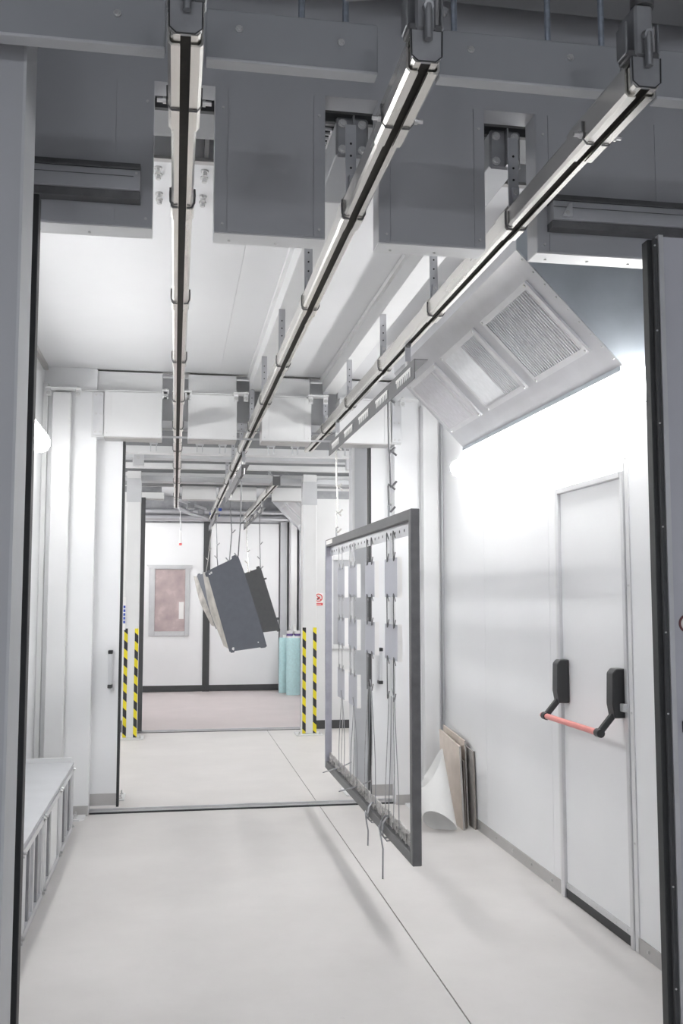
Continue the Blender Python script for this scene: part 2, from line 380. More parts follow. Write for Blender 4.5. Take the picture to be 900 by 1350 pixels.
gr = thing('vent_grille', (0.49, 3.36, ZC), 'dark grille with white bars behind the slot of the middle rail', 'grille')
box('backing', 'void', gr, 0.44, 0.56, 3.22, 3.38, ZC - 0.002, ZC)
for i in range(5): box('bar', 'white2', gr, 0.44, 0.56, 3.225 + i * 0.036, 3.231 + i * 0.036, ZC - 0.010, ZC - 0.002)
for i in range(4): box('bar', 'white2', gr, 0.455 + i * 0.03, 0.460 + i * 0.03, 3.225, 3.375, ZC - 0.010, ZC - 0.002)
# angle trims at ceiling corners
struct('trim_1', 'trim', 'grey corner angle between the ceiling and the left booth wall', 'trim', XL, XL + 0.03, 3.6, YB - 0.04, ZC - 0.035, ZC - 0.004)
struct('trim_2', 'trim', 'grey corner angle between the ceiling and the doorway wall', 'trim', XL, XR, YB + 0.03, YB + 0.05, ZC - 0.014, ZC - 0.004)
t3 = thing('trim_3', (XR - 0.01, YB - 0.02, 0), 'aluminium angle strip in the far right corner of the booth', 'trim', kind='structure')
box('angle', 'alutrim', t3, XR - 0.012, XR, YB - 0.05, YB + 0.01, 0, 2.9, 0.002)
for i in range(7): piece('ascrew', 'screw', 'bolt', t3, (XR - 0.012, YB - 0.025, 0.3 + i * 0.4), lambda: MB().tube([(0, 0, 0), (-0.003, 0, 0)], 0.004, 8))

# ------------------------------------------------------------------ doorway wall behind the booth
wb = struct('wall_back', 'white', 'white doorway wall at the rear of the booth left of the sliding leaf', 'wall', -2.2, -0.565, YB, YB + 0.12, 0, ZC)
def pilaster(x0, x1):
    box('pilaster', 'white2', wb, x0, x1, YB - 0.09, YB, 0, 2.93, 0.004)
pilaster(-0.86, -0.735); pilaster(1.80, 1.915)
box('corner_post', 'white2', wb, XL, -0.895, YB - 0.05, YB, 0, 3.0, 0.003)
box('wall_panel', 'white', wb, 1.605, 3.2, YB, YB + 0.12, 0, ZC)
for x0, x1 in ((-0.735, -0.565), (1.605, 1.80)):
    box('kick_strip', 'trim', wb, x0, x1, YB - 0.004, YB, 0.0, 0.07)
def foot(x, y, parent, w=0.10, d=0.16):
    p = MB().prism([(x - w / 2, y - d), (x + w / 2 - 0.03, y - d), (x + w / 2, y - d + 0.05), (x + w / 2, y + 0.0), (x - w / 2, y)], 2, 0.0, 0.012).build('foot_plate', 'white2', parent)
    for dy in (0.035, 0.11):
        b = piece('anchor', 'anchor_bolt', 'bolt', p, (x - 0.012, y - d + dy, 0.012), lambda: MB().tube([(0, 0, 0), (0, 0, 0.008)], 0.014, 8).tube([(0, 0, 0.008), (0, 0, 0.03)], 0.007, 6))
foot(-0.63, YB - 0.0, wb); foot(1.72, YB, wb)
# lintel boxes of the doorway
B2 = [(-0.51, -0.108), (0.078, 0.425), (0.607, 0.968), (1.18, 1.565)]
for i, (x0, x1) in enumerate(B2):
    b = MB().box(x0, x1, YB - 0.05, YB + 0.14, 2.632, 2.955).build('lintel_box', 'white2', wb, 0.002)
    box('sill_strip', 'trim', b, x0, x1, YB - 0.047, YB + 0.14, 2.624, 2.631)
    xs = [x0, x0 + 0.05, x1 - 0.05, x1]
    for a, c in zip(xs[:-1], xs[1:]): box('face_panel', 'white2', b, a + 0.001, c - 0.001, YB - 0.053, YB - 0.050, 2.636, 2.952)
    for x in (x0 + 0.02, x1 - 0.02): piece('bscrew', 'screw', 'bolt', b, (x, YB - 0.053, 2.655), lambda: MB().tube([(0, 0, 0), (0, -0.003, 0)], 0.004, 8))
    box('ledge', 'white2', wb, x0, x1 + (0.0), YB - 0.055, YB + 0.10, 2.956, 2.966)
    x0u = x0 if i else -0.9
    box('upper_panel', 'white2', wb, x0u, x1 if i < 3 else 1.95, YB + 0.03, YB + 0.12, 2.966, ZC - 0.004, 0.002)
    for xx in ((x0 + 0.09, x1 - 0.09) if i in (1, 2) else (x1 - 0.06,) if i == 0 else (x0 + 0.1,)):
        for dx in (-0.02, 0.02): box('guide_bracket', 'beam', wb, xx + dx - 0.003, xx + dx + 0.003, YB + 0.16, YB + 0.20, 2.57, 2.63)
    for xx in ((x0 + 0.09, x1 - 0.09) if i in (1, 2) else (x1 - 0.06,) if i == 0 else (x0 + 0.1,)):
        box('guide_bracket', 'beam', wb, xx - 0.03, xx + 0.03, YB + 0.15, YB + 0.21, 2.622, 2.630)
box('ledge', 'white2', wb, -0.9, -0.51, YB - 0.03, YB + 0.08, 2.956, 2.966)
box('lintel_filler', 'white2', wb, -0.60, -0.51, YB - 0.01, YB + 0.12, 2.632, 2.955)
box('lintel_filler', 'white2', wb, 1.565, 1.65, YB - 0.01, YB + 0.12, 2.632, 2.955)
for x0 in (-0.585, 1.575):
    p = box('splice_plate', 'alutrim', wb, x0, x0 + 0.07, YB - 0.058, YB - 0.05, 2.64, 2.945, 0.001)
    for z in (2.66, 2.79, 2.925):
        for dx in (0.018, 0.052): bolt(p, (x0 + dx, YB - 0.058, z), 'y', 0.006, 0.007)
box('cross_rod', 'beam', wb, -0.2, 1.3, YB + 0.15, YB + 0.165, 2.72, 2.735)
box('cross_rod', 'beam', wb, -0.2, 1.3, YB + 0.15, YB + 0.165, 2.665, 2.678)
box('slot_backing', 'beam', wb, -0.2, 1.3, YB + 0.20, YB + 0.22, 2.80, 3.12)
# bracket plates at the head of the doorway
def head_plate(x0, x1, z, label):
    t = thing('head_bracket', ((x0 + x1) / 2, YB - 0.09, z), label, 'bracket')
    box('plate', 'white2', t, x0, x1, YB - 0.155, YB - 0.055, z, z + 0.010, 0.002)
    for x in (x0 + 0.02, x1 - 0.02):
        box('lug', 'white2', t, x - 0.016, x + 0.016, YB - 0.125, YB - 0.115, z - 0.05, z)
        bolt(t, (x, YB - 0.125, z - 0.03), 'y', 0.009, 0.014)
        bolt(t, (x, YB - 0.12, z + 0.010), '+z', 0.008, 0.012)
head_plate(-0.905, -0.665, 2.945, 'long white bolted bracket at the top left corner of the doorway wall')
for x, w, l in ((-0.085, .05, 'white bolted bracket left of the left rail at the doorway head'), (0.075, .05, 'white bolted bracket right of the left rail at the doorway head'),
                (0.45, .11, 'white bolted bracket left of the middle rail at the doorway head'), (1.01, .15, 'white bolted bracket left of the right rail at the doorway head'), (1.72, .2, 'white bolted bracket at the top right corner of the doorway wall')):
    head_plate(x - w / 2, x + w / 2, 2.95, l)

# sliding leaves of the rear doorway
def rear_leaf(n, x0, x1, ge, hx, label):
    d = thing('door_%d' % n, ((x0 + x1) / 2, 7.2, 0), label, 'door', kind='structure')
    box('leaf', 'white', d, x0, x1, 7.17, 7.25, 0.04, 2.72)
    g0, g1 = (x1, x1 + 0.018) if ge > 0 else (x0 - 0.016, x0)
    box('gasket', 'rubber', d, g0, g1, 7.172, 7.245, 0.03, 2.72)
    box('kick_strip', 'trim', d, x0, x1, 7.165, 7.17, 0.045, 0.125)
    h = box('handle', 'alutrim', d, hx - 0.012, hx + 0.012, 7.115, 7.135, 0.875, 1.11, 0.003)
    for z in (0.86, 1.10): box('handle_bracket', 'plastic', h, hx - 0.016, hx + 0.016, 7.108, 7.17, z, z + 0.025, 0.003)
    box('roller_bracket', 'alutrim', d, (x0 + x1) / 2 - 0.06, (x0 + x1) / 2 + 0.06, 7.18, 7.23, 0.02, 0.04)
rear_leaf(3, -1.4, -0.385, 1, -0.44, 'open white sliding door leaf with bar handle left of the rear doorway')
rear_leaf(4, 1.45, 2.6, -1, 1.508, 'open white sliding door leaf with bar handle right of the rear doorway')
tr = thing('floor_track', (0.5, 7.15, 0), 'steel sliding door track across the floor of the rear doorway', 'track')
box('track_bed', 'trim', tr, -1.2, 2.4, 7.12, 7.27, 0, 0.004)
box('track_rail', 'alutrim', tr, -1.2, 2.4, 7.185, 7.20, 0.004, 0.018)
box('track_edge', 'rubber', tr, -0.56, 1.6, 7.09, 7.105, 0, 0.010)
box('track_edge', 'alutrim', tr, -0.56, 1.6, 7.105, 7.12, 0, 0.014)
for i in range(12): bolt(tr, (-0.4 + i * 0.17, 7.15, 0.004), '+z', 0.004, 0.005)

# ------------------------------------------------------------------ overhead rails
def cprof(cx, zb, sc=1.0, slot=0.0115):
    o = [(-slot, 0), (-.026, 0), (-.032, .007), (-.032, .058), (-.022, .074), (.022, .074), (.032, .058), (.032, .007), (.026, 0), (slot, 0),
         (slot, .004), (.024, .004), (.028, .009), (.028, .056), (.020, .070), (-.020, .070), (-.028, .056), (-.028, .009), (-.024, .004), (-slot, .004)]
    r = []
    for x, z in o:
        xx = x if abs(x) <= slot + 1e-6 else x * sc
        r.append((cx + xx, zb + (z - .037) * sc + .037))
    return r
def rail(x, y0, y1, straps, label, front=False, sleeves=None, hang=None):
    t = thing('overhead_rail', (x, (y0 + y1) / 2, ZR), label, 'rail', 'overhead conveyor rails')
    MB().prism(cprof(x, ZR), 1, y0, y1).build('rail_profile', 'alu', t)
    box('slot_shade', 'chain', t, x - 0.020, x + 0.020, y0 + 0.01, y1 - 0.01, ZR + 0.010, ZR + 0.045)  # dark bar added inside the rail to stand for shade in the slot
    for y in straps:
        MB().prism(cprof(x, ZR, 1.13), 1, y + 0.012, y + 0.10).build('sleeve', 'alu', t)
        for s in (-1, 1):
            MB().tube([(x + s * .037, y, ZR + .055), (x + s * .038, y, ZR + .035), (x + s * .037, y, ZR + .012), (x + s * .029, y, ZR - .003), (x + s * .014, y, ZR - .005)], 0.003, 6).build('strap', 'darksteel', t, smooth=True)
        if hang:
            h = box('hanger', 'galv', t, x - 0.020 + hang, x + 0.014 + hang, y - 0.003, y + 0.004, ZR + 0.07, 3.003)
            for z in (2.86, 2.90, 2.94): piece('hhole', 'hole', 'void', h, (x - 0.003 + hang, y - 0.003, z), lambda: MB().tube([(0, 0, 0), (0, -0.001, 0)], 0.004, 8))
            box('hanger_clip', 'galv', h, x - 0.012 + hang, x + 0.010 + hang, y - 0.022, y - 0.003, ZR + 0.072, ZR + 0.13, 0.002)
            bolt(h, (x - 0.003 + hang, y - 0.022, ZR + 0.11), 'y', 0.006, 0.01)
        else:
            box('hanger', 'galv', t, x - 0.018, x + 0.018, y - 0.003, y + 0.004, ZR + 0.07, ZC - 0.004 if y < 7.2 else 2.95)
    if front:
        MB().prism(cprof(x, ZR, 1.22), 1, y0 + 0.03, 2.44).build('sleeve', 'alu', t)
        for s in (-1, 1):
            MB().tube([(x + s * .042, 2.33, ZR + .05), (x + s * .041, 2.33, ZR + .004), (x + s * .030, 2.33, ZR - .011), (x + s * .011, 2.33, ZR - .011)], 0.0025, 6).build('clamp_wire', 'darksteel', t, smooth=True)
            bolt(t, (x + s * 0.044, 2.33, ZR + 0.012), 'x' if s < 0 else '+x', 0.006, 0.022)
        # end plate with dark seal, pin and clamp body standing at the rail mouth
        pr = [(x - .034, ZR + .012), (x - .022, ZR + 0.002), (x + .022, ZR + 0.002), (x + .034, ZR + .012), (x + .036, ZR + .074), (x - .036, ZR + .074)]
        MB().prism(pr, 1, y0 - 0.004, y0 + 0.008).build('end_plate', 'steel', t)
        MB().tube([(x - .036, y0 - 0.005, ZR + .074), (x - .035, y0 - 0.005, ZR + .014), (x - .020, y0 - 0.005, ZR + .001), (x + .020, y0 - 0.005, ZR + .001), (x + .035, y0 - 0.005, ZR + .014), (x + .036, y0 - 0.005, ZR + .074)], 0.0018, 6).build('end_seal', 'rubber', t, smooth=True)
        box('clamp_body', 'steel', t, x - 0.024, x + 0.024, y0 + 0.0, y0 + 0.09, ZR + 0.08, ZR + 0.21, 0.006)
        box('clamp_jaw', 'darksteel', t, x - 0.040, x + 0.040, y0 + 0.005, y0 + 0.06, ZR + 0.078, ZR + 0.098, 0.004)
        MB().tube([(x + 0.002, y0 - 0.014, ZR + 0.048), (x + 0.002, y0 - 0.014, ZR + 0.13)], 0.009, 10).build('stop_pin', 'steel', t, smooth=True)
        MB().tube([(x + 0.002, y0 - 0.02, ZR + 0.125), (x + 0.002, y0 + 0.03, ZR + 0.14)], 0.012, 8).build('pin_boss', 'steel', t, smooth=True)
        MB().tube([(x + 0.03, y0 + 0.02, ZR + 0.10), (x + 0.032, y0 + 0.02, ZR + 0.165)], 0.006, 8).build('guide_pin', 'bolt', t, smooth=True)
        MB().tube([(x + 0.005, y0 + 0.02, ZR + 0.21), (x + 0.005, y0 + 0.02, ZR + 0.235)], 0.028, 12).build('knob', 'darksteel', t, smooth=True)
        for s in (-1, 1): box('side_plate', 'steel', t, x + s * 0.041 - 0.003, x + s * 0.041 + 0.003, y0 + 0.01, y0 + 0.06, ZR + 0.09, ZR + 0.17, 0.002)
    else:
        pass
    return t
st = [2.95, 3.95, 4.98, 6.0]
r1 = rail(RX[0], 2.02, 13.4, st + [7.0, 8.1, 9.2, 10.4, 11.9], 'left overhead conveyor rail running nearly straight up the picture', True)
r2 = rail(RX[1], 2.04, 15.6, st + [7.0, 8.1, 9.3, 10.4, 12.0], 'middle overhead conveyor rail running through both doorways', True, hang=-0.006)
r3 = rail(RX[2], 2.06, 8.0, st + [7.0], 'right overhead conveyor rail carrying the empty grey frame', True, hang=-0.006)
r4 = rail(RX[2] - 0.02, 10.4, 15.2, [11.2], 'short far overhead rail beyond the second doorway holding the smaller dark panel')
box('end_plate', 'darksteel', r4, RX[2] - 0.06, RX[2] + 0.02, 10.37, 10.4, ZR - 0.005, ZR + 0.09)
for s in (-1, 1): MB().tube([(RX[2] - 0.02 + s * .03, 10.38, ZR + .09), (RX[2] - 0.02 + s * .09, 10.36, ZR + .13), (RX[2] - 0.02 + s * .13, 10.36, ZR + .11)], 0.008, 6).build('fork_arm', 'steel', r4, smooth=True)
# switch rail linking the left rail end to the middle rail
sw = thing('switch_rail', (0.25, 14.4, ZR), 'curved steel switch rail joining the left rail end to the middle rail', 'rail')
pts = [(RX[0], 13.4 + 0.02, ZR + .03), (0.06, 13.75, ZR + .03), (0.2, 14.5, ZR + .03), (0.38, 15.0, ZR + .03), (RX[1], 15.4, ZR + .03)]
MB().tube(pts, 0.03, 8).build('rail_tube', 'galv', sw, smooth=True)
for p in pts[1:4]:
    box('clamp', 'steel', sw, p[0] - 0.05, p[0] + 0.05, p[1] - 0.03, p[1] + 0.03, p[2] + 0.02, p[2] + 0.10, 0.004)
box('actuator', 'steel', sw, 0.16, 0.26, 13.9, 14.1, ZR + 0.05, ZR + 0.13, 0.005)
MB().tube([(0.05, 13.5, ZR + .12), (0.45, 15.0, ZR + .14)], 0.02, 8).build('actuator_rod', 'galv', sw, smooth=True)
for x, z in ((0.50, 2.74), (0.60, 2.72), (0.63, 2.80)):
    MB().tube([(x, 14.6, z), (x + 0.045, 14.6, z)], 0.022, 10).build('air_fitting', 'blue', sw, smooth=True)

# support beams on the booth ceiling
for x0, l in ((0.52, 'white box beam on the booth ceiling carrying the middle rail'), (1.062, 'white box beam on the booth ceiling carrying the right rail')):
    t = thing('ceiling_beam', (x0 + 0.055, 5, 3.0), l, 'beam', 'ceiling beams of the booth')
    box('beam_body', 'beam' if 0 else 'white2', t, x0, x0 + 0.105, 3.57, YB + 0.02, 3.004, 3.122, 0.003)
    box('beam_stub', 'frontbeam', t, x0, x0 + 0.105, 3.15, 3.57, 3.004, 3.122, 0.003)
    box('flange', 'white2', t, x0 - 0.018, x0, 3.60, YB + 0.02, 3.095, 3.122)
    p = box('end_plate', 'steel', t, x0 - 0.004, x0 + 0.108, 3.135, 3.15, 2.985, 3.125, 0.012)
    for x in (x0 + 0.018, x0 + 0.086):
        for z in (3.01, 3.10): bolt(p, (x, 3.135, z), 'y', 0.010, 0.012)
    for dx in (0.0,): box('stiffener', 'steel', p, x0 + 0.050, x0 + 0.056, 3.11, 3.135, 2.99, 3.12)

# front cross beams
def cross_beam(x0, x1, z0, z1, label, bolts, rods):
    t = thing('cross_beam', ((x0 + x1) / 2, 2.38, z0), label, 'beam', 'front cross beams')
    box('channel', 'frontbeam', t, x0, x1, 2.35, 2.385, z0, z1, 0.006, seg=2)
    box('lower_lip', 'beam', t, x0 + 0.002, x1 - 0.002, 2.346, 2.39, z0 - 0.004, z0 + 0.004, 0.002)
    for x, z in bolts: bolt(t, (x, 2.35, z), 'y', 0.0065, 0.008)
    for x in rods: MB().tube([(x, 2.368, z1 - 0.01), (x, 2.368, 4.3)], 0.0085, 8).build('threaded_rod', 'bluerod', t, smooth=True)
cross_beam(-1.6, -0.042, 2.855, 2.985, 'front cross beam left of the left rail', [(-0.16, 2.935)], [-0.9])
cross_beam(0.056, 0.497, 2.84, 2.975, 'front cross beam between the left and middle rails', [(0.14, 2.925), (0.40, 2.915)], [0.415, 0.30])
cross_beam(0.655, 1.19, 2.85, 2.98, 'front cross beam between the middle and right rails', [(0.745, 2.93), (1.02, 2.935)], [0.705, 0.965, 1.118])
cross_beam(1.262, 2.4, 2.845, 2.985, 'front cross beam right of the right rail', [(1.5, 2.93)], [1.6])
for x in (0.53, 0.57): pass
# lever at the middle rail
lv = thing('clamp_lever', (0.47, 2.3, 2.9), 'pale lever handle beside the middle rail clamp at the top edge', 'lever')
MB().bar((0.40, 2.27, 2.985), (0.50, 2.30, 3.02), 0.022, 0.010).build('lever_arm', 'alutrim', lv, 0.003)
MB().bar((0.60, 2.27, 2.995), (0.66, 2.27, 2.972), 0.022, 0.018).build('lever_grip', 'steel', lv, 0.004)
# deep hall girder above
struct('trim_4', 'hallceil', 'dark grey hall girder crossing above the front beams', 'trim', -4, 6, 2.75, 2.9, 3.42, 3.75)

# ------------------------------------------------------------------ lamps
def wall_lamp(x, y0, y1, z, side, m, label, group):
    """tubular moisture-proof luminaire; side -1: on a wall to the right (faces -x)"""
    t = thing('wall_lamp', (x, (y0 + y1) / 2, z), label, 'lamp', group)
    s = side
    pf = [(0.0, -.052), (.035, -.060), (.075, -.045), (.092, -.012), (.092, .02), (.075, .048), (.035, .060), (0.0, .052)]
    def ring(y, k): return [(x + s * (0.022 + a * k), y, z + b * k) for a, b in pf]
    ys = [(y0, .55), (y0 + .015, .82), (y0 + .05, 1), (y1 - .05, 1), (y1 - .015, .82), (y1, .55)]
    mb = MB(); n = len(pf)
    for y, k in ys: mb.v += ring(y, k)
    for i in range(len(ys) - 1):
        for j in range(n): mb.f.append((i * n + j, i * n + (j + 1) % n, (i + 1) * n + (j + 1) % n, (i + 1) * n + j))
    mb.f.append(tuple(range(n))); mb.f.append(tuple((len(ys) - 1) * n + j for j in range(n)))
    mb.build('diffuser', m, t, smooth=True)
    box('housing', 'white2', t, min(x, x + s * 0.022), max(x, x + s * 0.022), y0 + 0.02, y1 - 0.02, z - 0.05, z + 0.05, 0.003)
    if side > 0 and x > -1: MB().prism([(x, z + .066), (x + .085, z + .066), (x + .105, z + .045), (x + .105, z + .049), (x + .086, z + .070), (x, z + .070)], 1, y0, y1).build('top_cover', 'white2', t)  # cover added over the left lamps to shade the ceiling hot spot
    for y in (y0 + 0.25, y1 - 0.25): box('clip', 'alutrim', t, min(x, x + s * .03), max(x, x + s * .03), y - 0.012, y + 0.012, z + 0.045, z + 0.066)
wall_lamp(XR, 3.60, 5.00, 2.375, -1, 'lamp1', 'long glowing tube lamp under the near end of the filter unit', 'wall lamps of the booth')
wall_lamp(XR, 5.04, 6.44, 2.375, -1, 'lamp1', 'long glowing tube lamp under the far end of the filter unit', 'wall lamps of the booth')
wall_lamp(XL, 5.12, 6.60, 2.50, 1, 'lamp1l', 'glowing tube lamp on the left booth wall', 'wall lamps of the booth')
wall_lamp(XL, 3.55, 5.03, 2.50, 1, 'lamp1l', 'unseen tube lamp added behind the door leaf to even the booth light', 'wall lamps of the booth')  # lamp added out of sight to even out the light on the ceiling
gl = thing('cable_gland', (XR - 0.02, 3.66, 2.46), 'small dark cable gland above the near tube lamp', 'gland')
MB().tube([(XR - 0.03, 3.60, 2.46), (XR - 0.03, 3.66, 2.46)], 0.022, 10).build('gland_body', 'softdark', gl, smooth=True)
MB().tube([(XR - 0.03, 3.57, 2.46), (XR - 0.03, 3.60, 2.46)], 0.014, 8).build('gland_nut', 'plastic', gl, smooth=True)
for i, (x, y0) in enumerate(((-1.2, -3.6), (1.8, -3.6))):
    t = thing('hall_lamp', (x, y0, 3.6), 'suspended hall strip lamp behind the viewer, %s one' % ('left', 'right')[i], 'lamp', 'hall strip lamps')
    box('housing', 'white2', t, x - 0.1, x + 0.1, y0 - 0.8, y0 + 0.8, 3.62, 3.68)
    box('diffuser', 'lamph', t, x - 0.09, x + 0.09, y0 - 0.78, y0 + 0.78, 3.58, 3.62)
    for y in (y0 - 0.6, y0 + 0.6): MB().tube([(x, y, 3.68), (x, y, 4.3)], 0.005, 6).build('cable', 'steel', t)

# ------------------------------------------------------------------ exhaust filter unit on the right wall
def filter_unit(xw, y0, y1, fy, label, full=True):
    t = thing('filter_unit', (xw, (y0 + y1) / 2, 2.47), label, 'filter unit', 'exhaust filter units')
    P = [(xw, 3.12), (xw - .58, 3.12), (xw - .58, 2.94), (xw - .12, 2.47), (xw, 2.47)]
    MB().prism(P, 1, y0, y1).build('body', 'galv', t)
    MB().prism([(xw, 3.12), (xw - .578, 3.12), (xw - .578, 2.942), (xw - .121, 2.474), (xw, 2.474)], 1, y0 - 0.004, y0).build('end_panel', 'galvside', t)
    box('bottom_profile', 'galvside', t, xw - .125, xw - 0.06, y0 + 0.01, y1, 2.448, 2.470)
    for i in range(int((y1 - y0) / 0.23)):
        if full: bolt(t, (xw - .095, y0 + 0.1 + i * 0.22, 2.448), 'z', 0.005, 0.006, 'screw')
    U = Vector((.46, 0, -.47)); L = U.length; U.normalize(); N = Vector((-.47, 0, -.46)).normalized()
    o = Vector((xw - .58, 0, 2.94))
    def pt(u, y, n): return tuple(o + U * u * L + N * n + Vector((0, y, 0)))
    def slab(u0, u1, a, b, n0, n1, name, m, par):
        mb = MB(); k = 0
        mb.v = [pt(u, y, n) for n in (n0, n1) for y in (a, b) for u in (u0, u1)]
        mb.f = [(0, 2, 3, 1), (4, 5, 7, 6), (0, 1, 5, 4), (2, 6, 7, 3), (0, 4, 6, 2), (1, 3, 7, 5)]
        return mb.build(name, m, par)
    if full:
        for i in range(9):
            q = piece('escrew', 'screw', 'bolt', t, pt(0.07 + i * 0.108, y0 + 0.02, 0), lambda: MB().tube([(0, 0, 0), tuple(N * 0.004)], 0.004, 8))
    for i, (a, b, sty) in enumerate(fy):
        u0, u1 = .185, .81
        w = .045; fw = 0.035
        fr = slab(u0, u0 + w, a, b, 0, .012, 'filter_frame', 'alutrim', t)
        slab(u1 - w, u1, a, b, 0, .012, 'frame_rail', 'alutrim', fr)
        slab(u0 + w, u1 - w, a, a + fw, 0, .012, 'frame_rail', 'alutrim', fr)
        slab(u0 + w, u1 - w, b - fw, b, 0, .012, 'frame_rail', 'alutrim', fr)
        for uu in (u0 + .02, u1 - .02):
            for yy in (a + .02, b - .02):
                piece('fscrew', 'screw', 'bolt', fr, pt(uu, yy, .012), lambda: MB().tube([(0, 0, 0), tuple(N * 0.006)], 0.007, 8))
        slab(u0 + w, u1 - w, a + fw, b - fw, 0, .002, 'filter_back', 'void' if sty != 2 else 'pleat', fr)
        mb = MB(); ya, yb = a + fw, b - fw; step = 0.0235; k = int((yb - ya) / step); step = (yb - ya) / k
        for j in range(k):
            y = ya + j * step
            if sty == 1 and y > ya + 0.235: break
            wd = step * (0.46 if sty != 2 else 0.72)
            n = len(mb.v)
            mb.v += [pt(u, yy, nn) for (yy, nn) in ((y, .002), (y + wd, .002), (y + wd * .8, .013), (y + wd * .2, .013)) for u in (u0 + w, u1 - w)]
            mb.f += [(n + 0, n + 1, n + 3, n + 2), (n + 2, n + 3, n + 5, n + 4), (n + 4, n + 5, n + 7, n + 6), (n + 6, n + 7, n + 1, n + 0)]
        mb.build('filter_pleats', 'pleat', fr, kind='stuff')
        if sty == 1: slab(u0 + w, u1 - w, a + fw + 0.235, b - fw, .002, .010, 'filter_mat', 'fleece', fr)
        if sty == 2:
            slab(u0 + w, u1 - w, a + fw + 0.06, a + fw + 0.085, .002, .013, 'centre_bar', 'alutrim', fr)
            slab(u0 + w, u1 - w, a + fw + 0.30, a + fw + 0.315, .002, .012, 'centre_bar', 'pleat', fr)
filter_unit(XR, 3.77, 6.07, [(3.885, 4.51, 0), (4.635, 5.25, 1), (5.385, 5.995, 2)], 'galvanised exhaust filter unit with three slanted filter panels on the right booth wall')

# ------------------------------------------------------------------ emergency exit door
de = thing('door_5', (XR, 4.4, 0), 'white emergency exit door with red push bar in the right booth wall', 'door', kind='structure')
box('leaf', 'white', de, XR + 0.004, XR + 0.05, DY0 + 0.025, DY1 - 0.025, 0.045, DZ - 0.03)
for y in (DY0, DY1 - 0.03): box('jamb', 'alutrim', de, XR - 0.014, XR + 0.012, y, y + 0.03, 0, DZ, 0.003)
box('jamb', 'white2', de, XR - 0.006, XR, DY0 - 0.035, DY0 - 0.002, 0, DZ + 0.06)
box('jamb', 'white2', de, XR - 0.006, XR, DY1 + 0.002, DY1 + 0.03, 0, DZ + 0.03)
box('head', 'white2', de, XR - 0.008, XR, DY0, DY1, DZ, DZ + 0.035)
box('head', 'alutrim', de, XR - 0.016, XR + 0.012, DY0 + 0.03, DY1 - 0.03, DZ - 0.03, DZ, 0.003)
box('sill_gap', 'rubber', de, XR - 0.003, XR + 0.06, DY0 + 0.03, DY1 - 0.03, 0.002, 0.045)
ks = box('kick_strip', 'alutrim', de, XR - 0.002, XR + 0.004, DY0 + 0.03, DY1 - 0.03, 0.045, 0.075)
for i in range(7): piece('kscrew', 'screw', 'bolt', ks, (XR - 0.002, DY0 + 0.08 + i * 0.105, 0.06), lambda: MB().tube([(0, 0, 0), (-0.003, 0, 0)], 0.004, 8))
for y in (DY0 - 0.02, (DY0 + DY1) / 2, DY1 + 0.012): piece('dscrew', 'screw', 'bolt', de, (XR - 0.008, y, DZ + 0.05), lambda: MB().tube([(0, 0, 0), (-0.003, 0, 0)], 0.005, 8))
for z in (0.45, 1.0, 1.55): piece('jscrew', 'screw', 'bolt', de, (XR - 0.006, DY0 - 0.02, z), lambda: MB().tube([(0, 0, 0), (-0.003, 0, 0)], 0.005, 8))
pb = MB().tube([(XR - 0.115, DY0 + 0.10, 0.905), (XR - 0.115, DY1 - 0.035, 0.905)], 0.014, 14).build('push_bar', 'red', de, smooth=True); tag(pb, 'red tubular push bar')
for y in (DY0 + 0.075, DY1 - 0.075):
    P = [(0.0, 0.97), (0.0, 1.185), (-0.045, 1.185), (-0.062, 1.165), (-0.066, 1.03), (-0.055, 0.97)]
    h = MB().prism([(XR + 0.002 + a, z) for a, z in P], 1, y - 0.033, y + 0.033).build('latch_housing', 'plastic', de, 0.004)
    MB().bar((XR - 0.045, y, 0.985), (XR - 0.115, y, 0.905), 0.030, 0.026).build('lever_arm', 'plastic', h, 0.005)
    MB().tube([(XR - 0.115, y - 0.02, 0.905), (XR - 0.115, y + 0.02, 0.905)], 0.019, 12).build('bar_socket', 'plastic', h, smooth=True)
box('strike', 'alutrim', de, XR - 0.03, XR - 0.012, DY0 + 0.005, DY0 + 0.045, 1.0, 1.035, 0.003)

